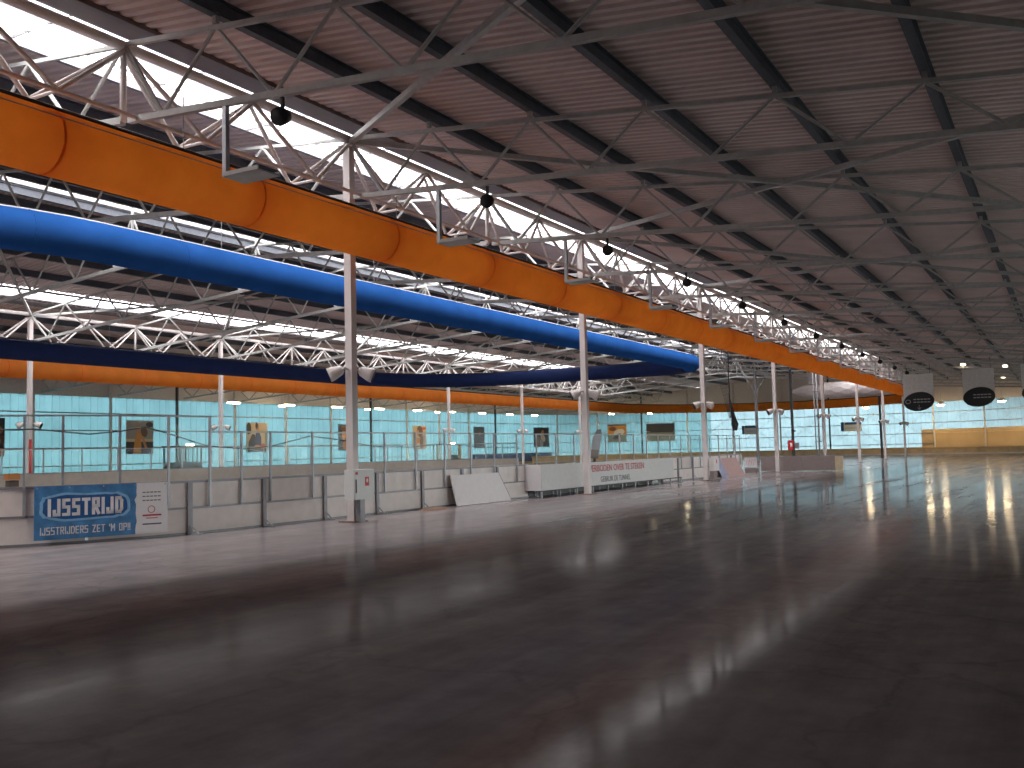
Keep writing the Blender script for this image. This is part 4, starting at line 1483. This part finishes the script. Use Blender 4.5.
for dx, dy in ((-.9, -1.1), (.9, -1.1), (-.9, 1.1), (.9, 1.1)):
    part('corner_post', MB().box((dx, dy, 1.4), (.1, .1, 2.8)), 'dark_steel', t)
part('roof', MB().box((0, 0, 2.85), (2.1, 2.5, .12)), 'booth', t)
part('lower_wall', MB().box((.9, 0, .8), (.08, 2.2, 1.6)), 'booth', t)
part('lower_wall', MB().box((0, -1.1, .8), (1.8, .08, 1.6)), 'booth', t)
for k in range(4):
    part('mullion', MB().box((.9, -.7 + .46 * k, 2.2), (.05, .05, 1.2)), 'greybrown', t)
part('pane', MB().box((.9, 0, 2.2), (.02, 2.1, 1.2)), 'glass', t)
part('lamp_glow', MB().box((.7, .1, 2.98), (.3, .5, .12)), 'lamp', t)
t = thing('timing_booth', 'cream and green glazed booth right of the long haired figure poster', 'booth', (-66, 101, 0))
for dx, dy in ((-.9, -1.2), (.9, -1.2), (-.9, 1.2), (.9, 1.2)):
    part('corner_post', MB().box((dx, dy, 1.4), (.14, .14, 2.8)), 'cream', t)
part('roof', MB().box((0, 0, 2.85), (2.1, 2.7, .12)), 'dark_steel', t)
part('lower_wall', MB().box((.9, 0, .8), (.08, 2.4, 1.6)), 'booth', t)
part('door', MB().box((.92, .9, 1.4), (.06, .5, 2.6)), 'tan', t)
part('pane', MB().box((.9, -.2, 2.2), (.02, 1.6, 1.2)), 'glass', t)
part('lamp_glow', MB().box((.7, -.2, 3.0), (.3, .5, .12)), 'lamp', t)
t = thing('feather_flag', 'grey feather flag standing beyond the rink right of the second column', 'flag', (-48.2, 98.5, 0))
t.location = (-45.12, 98.5, 0)
part('pole', MB().sweep([(-.5, 0, 0), (-.5, 0, 2.0), (-.3, 0, 3.2), (.2, 0, 3.9), (.55, 0, 4.0)], .03, 6), 'dark_steel', t)
part('cloth', MB().slab([(-.5, 1.1), (-.5, 2.0), (-.3, 3.2), (.2, 3.9), (.6, 4.0), (.65, 3.2), (.45, 2.0), (.3, 1.0)], (0, 0, 0), (1, .25, 0), (0, 0, 1), (-.25, 1, 0), -.01, .01), 'grey_steel', t)
t = thing('monitor', 'dark tilted monitor on the rink boards right of the second column', 'monitor', (-38.69, 84, 0))
part('screen', MB().slab([(-.45, 1.05), (.35, .95), (.5, 1.75), (-.35, 1.85)], (0, 0, 0), (1, .2, 0), (0, 0, 1), (-.2, 1, 0), -.04, .04), 'crate_dark', t)
part('stand', MB().box((0, .1, .5), (.2, .2, 1.0)), 'dark_steel', t)
t = thing('hose_post', 'dark post with a red and white box beyond the low barrier', 'post', (-24.07, 100, 0))
part('shaft', MB().box((0, .2, 4.7), (.24, .24, 9.4)), 'dark_steel', t)
part('red_box', MB().box((-.2, -.05, 1.75), (.5, .3, 1.0)), 'red', t)
part('white_mark', MB().box((-.1, -.215, 1.8), (.2, .03, .4)), 'white', t)
part('grey_box', MB().box((.42, -.05, 1.7), (.4, .3, .6)), 'grey_steel', t)
part('cam_arm', MB().bar((0, 0, 3.3), (.35, -.2, 3.15), .14, .14), 'black', t)
for x9, yy, lab in ((-29.83, 108, 'grey far column left of the fourth white column'), (-19.95, 128, 'dark far column between the sixth and seventh white columns')):
    t = thing('far_column', lab, 'column', (x9, yy, 0))
    h = z_top(x9) - .1
    part('shaft', MB().box((0, 0, h / 2), (.26, .26, h)), 'grey_steel' if yy < 120 else 'dark_steel', t)
    for sx in (-1, 1):
        part('head_strut', MB().bar((0, 0, 7.6), (sx * 2.4, 0, z_top(x9) - .3), .12, .12), 'galv', t)
    part('base_plate', MB().box((0, 0, .02), (.5, .5, .04)), 'dark_steel', t)
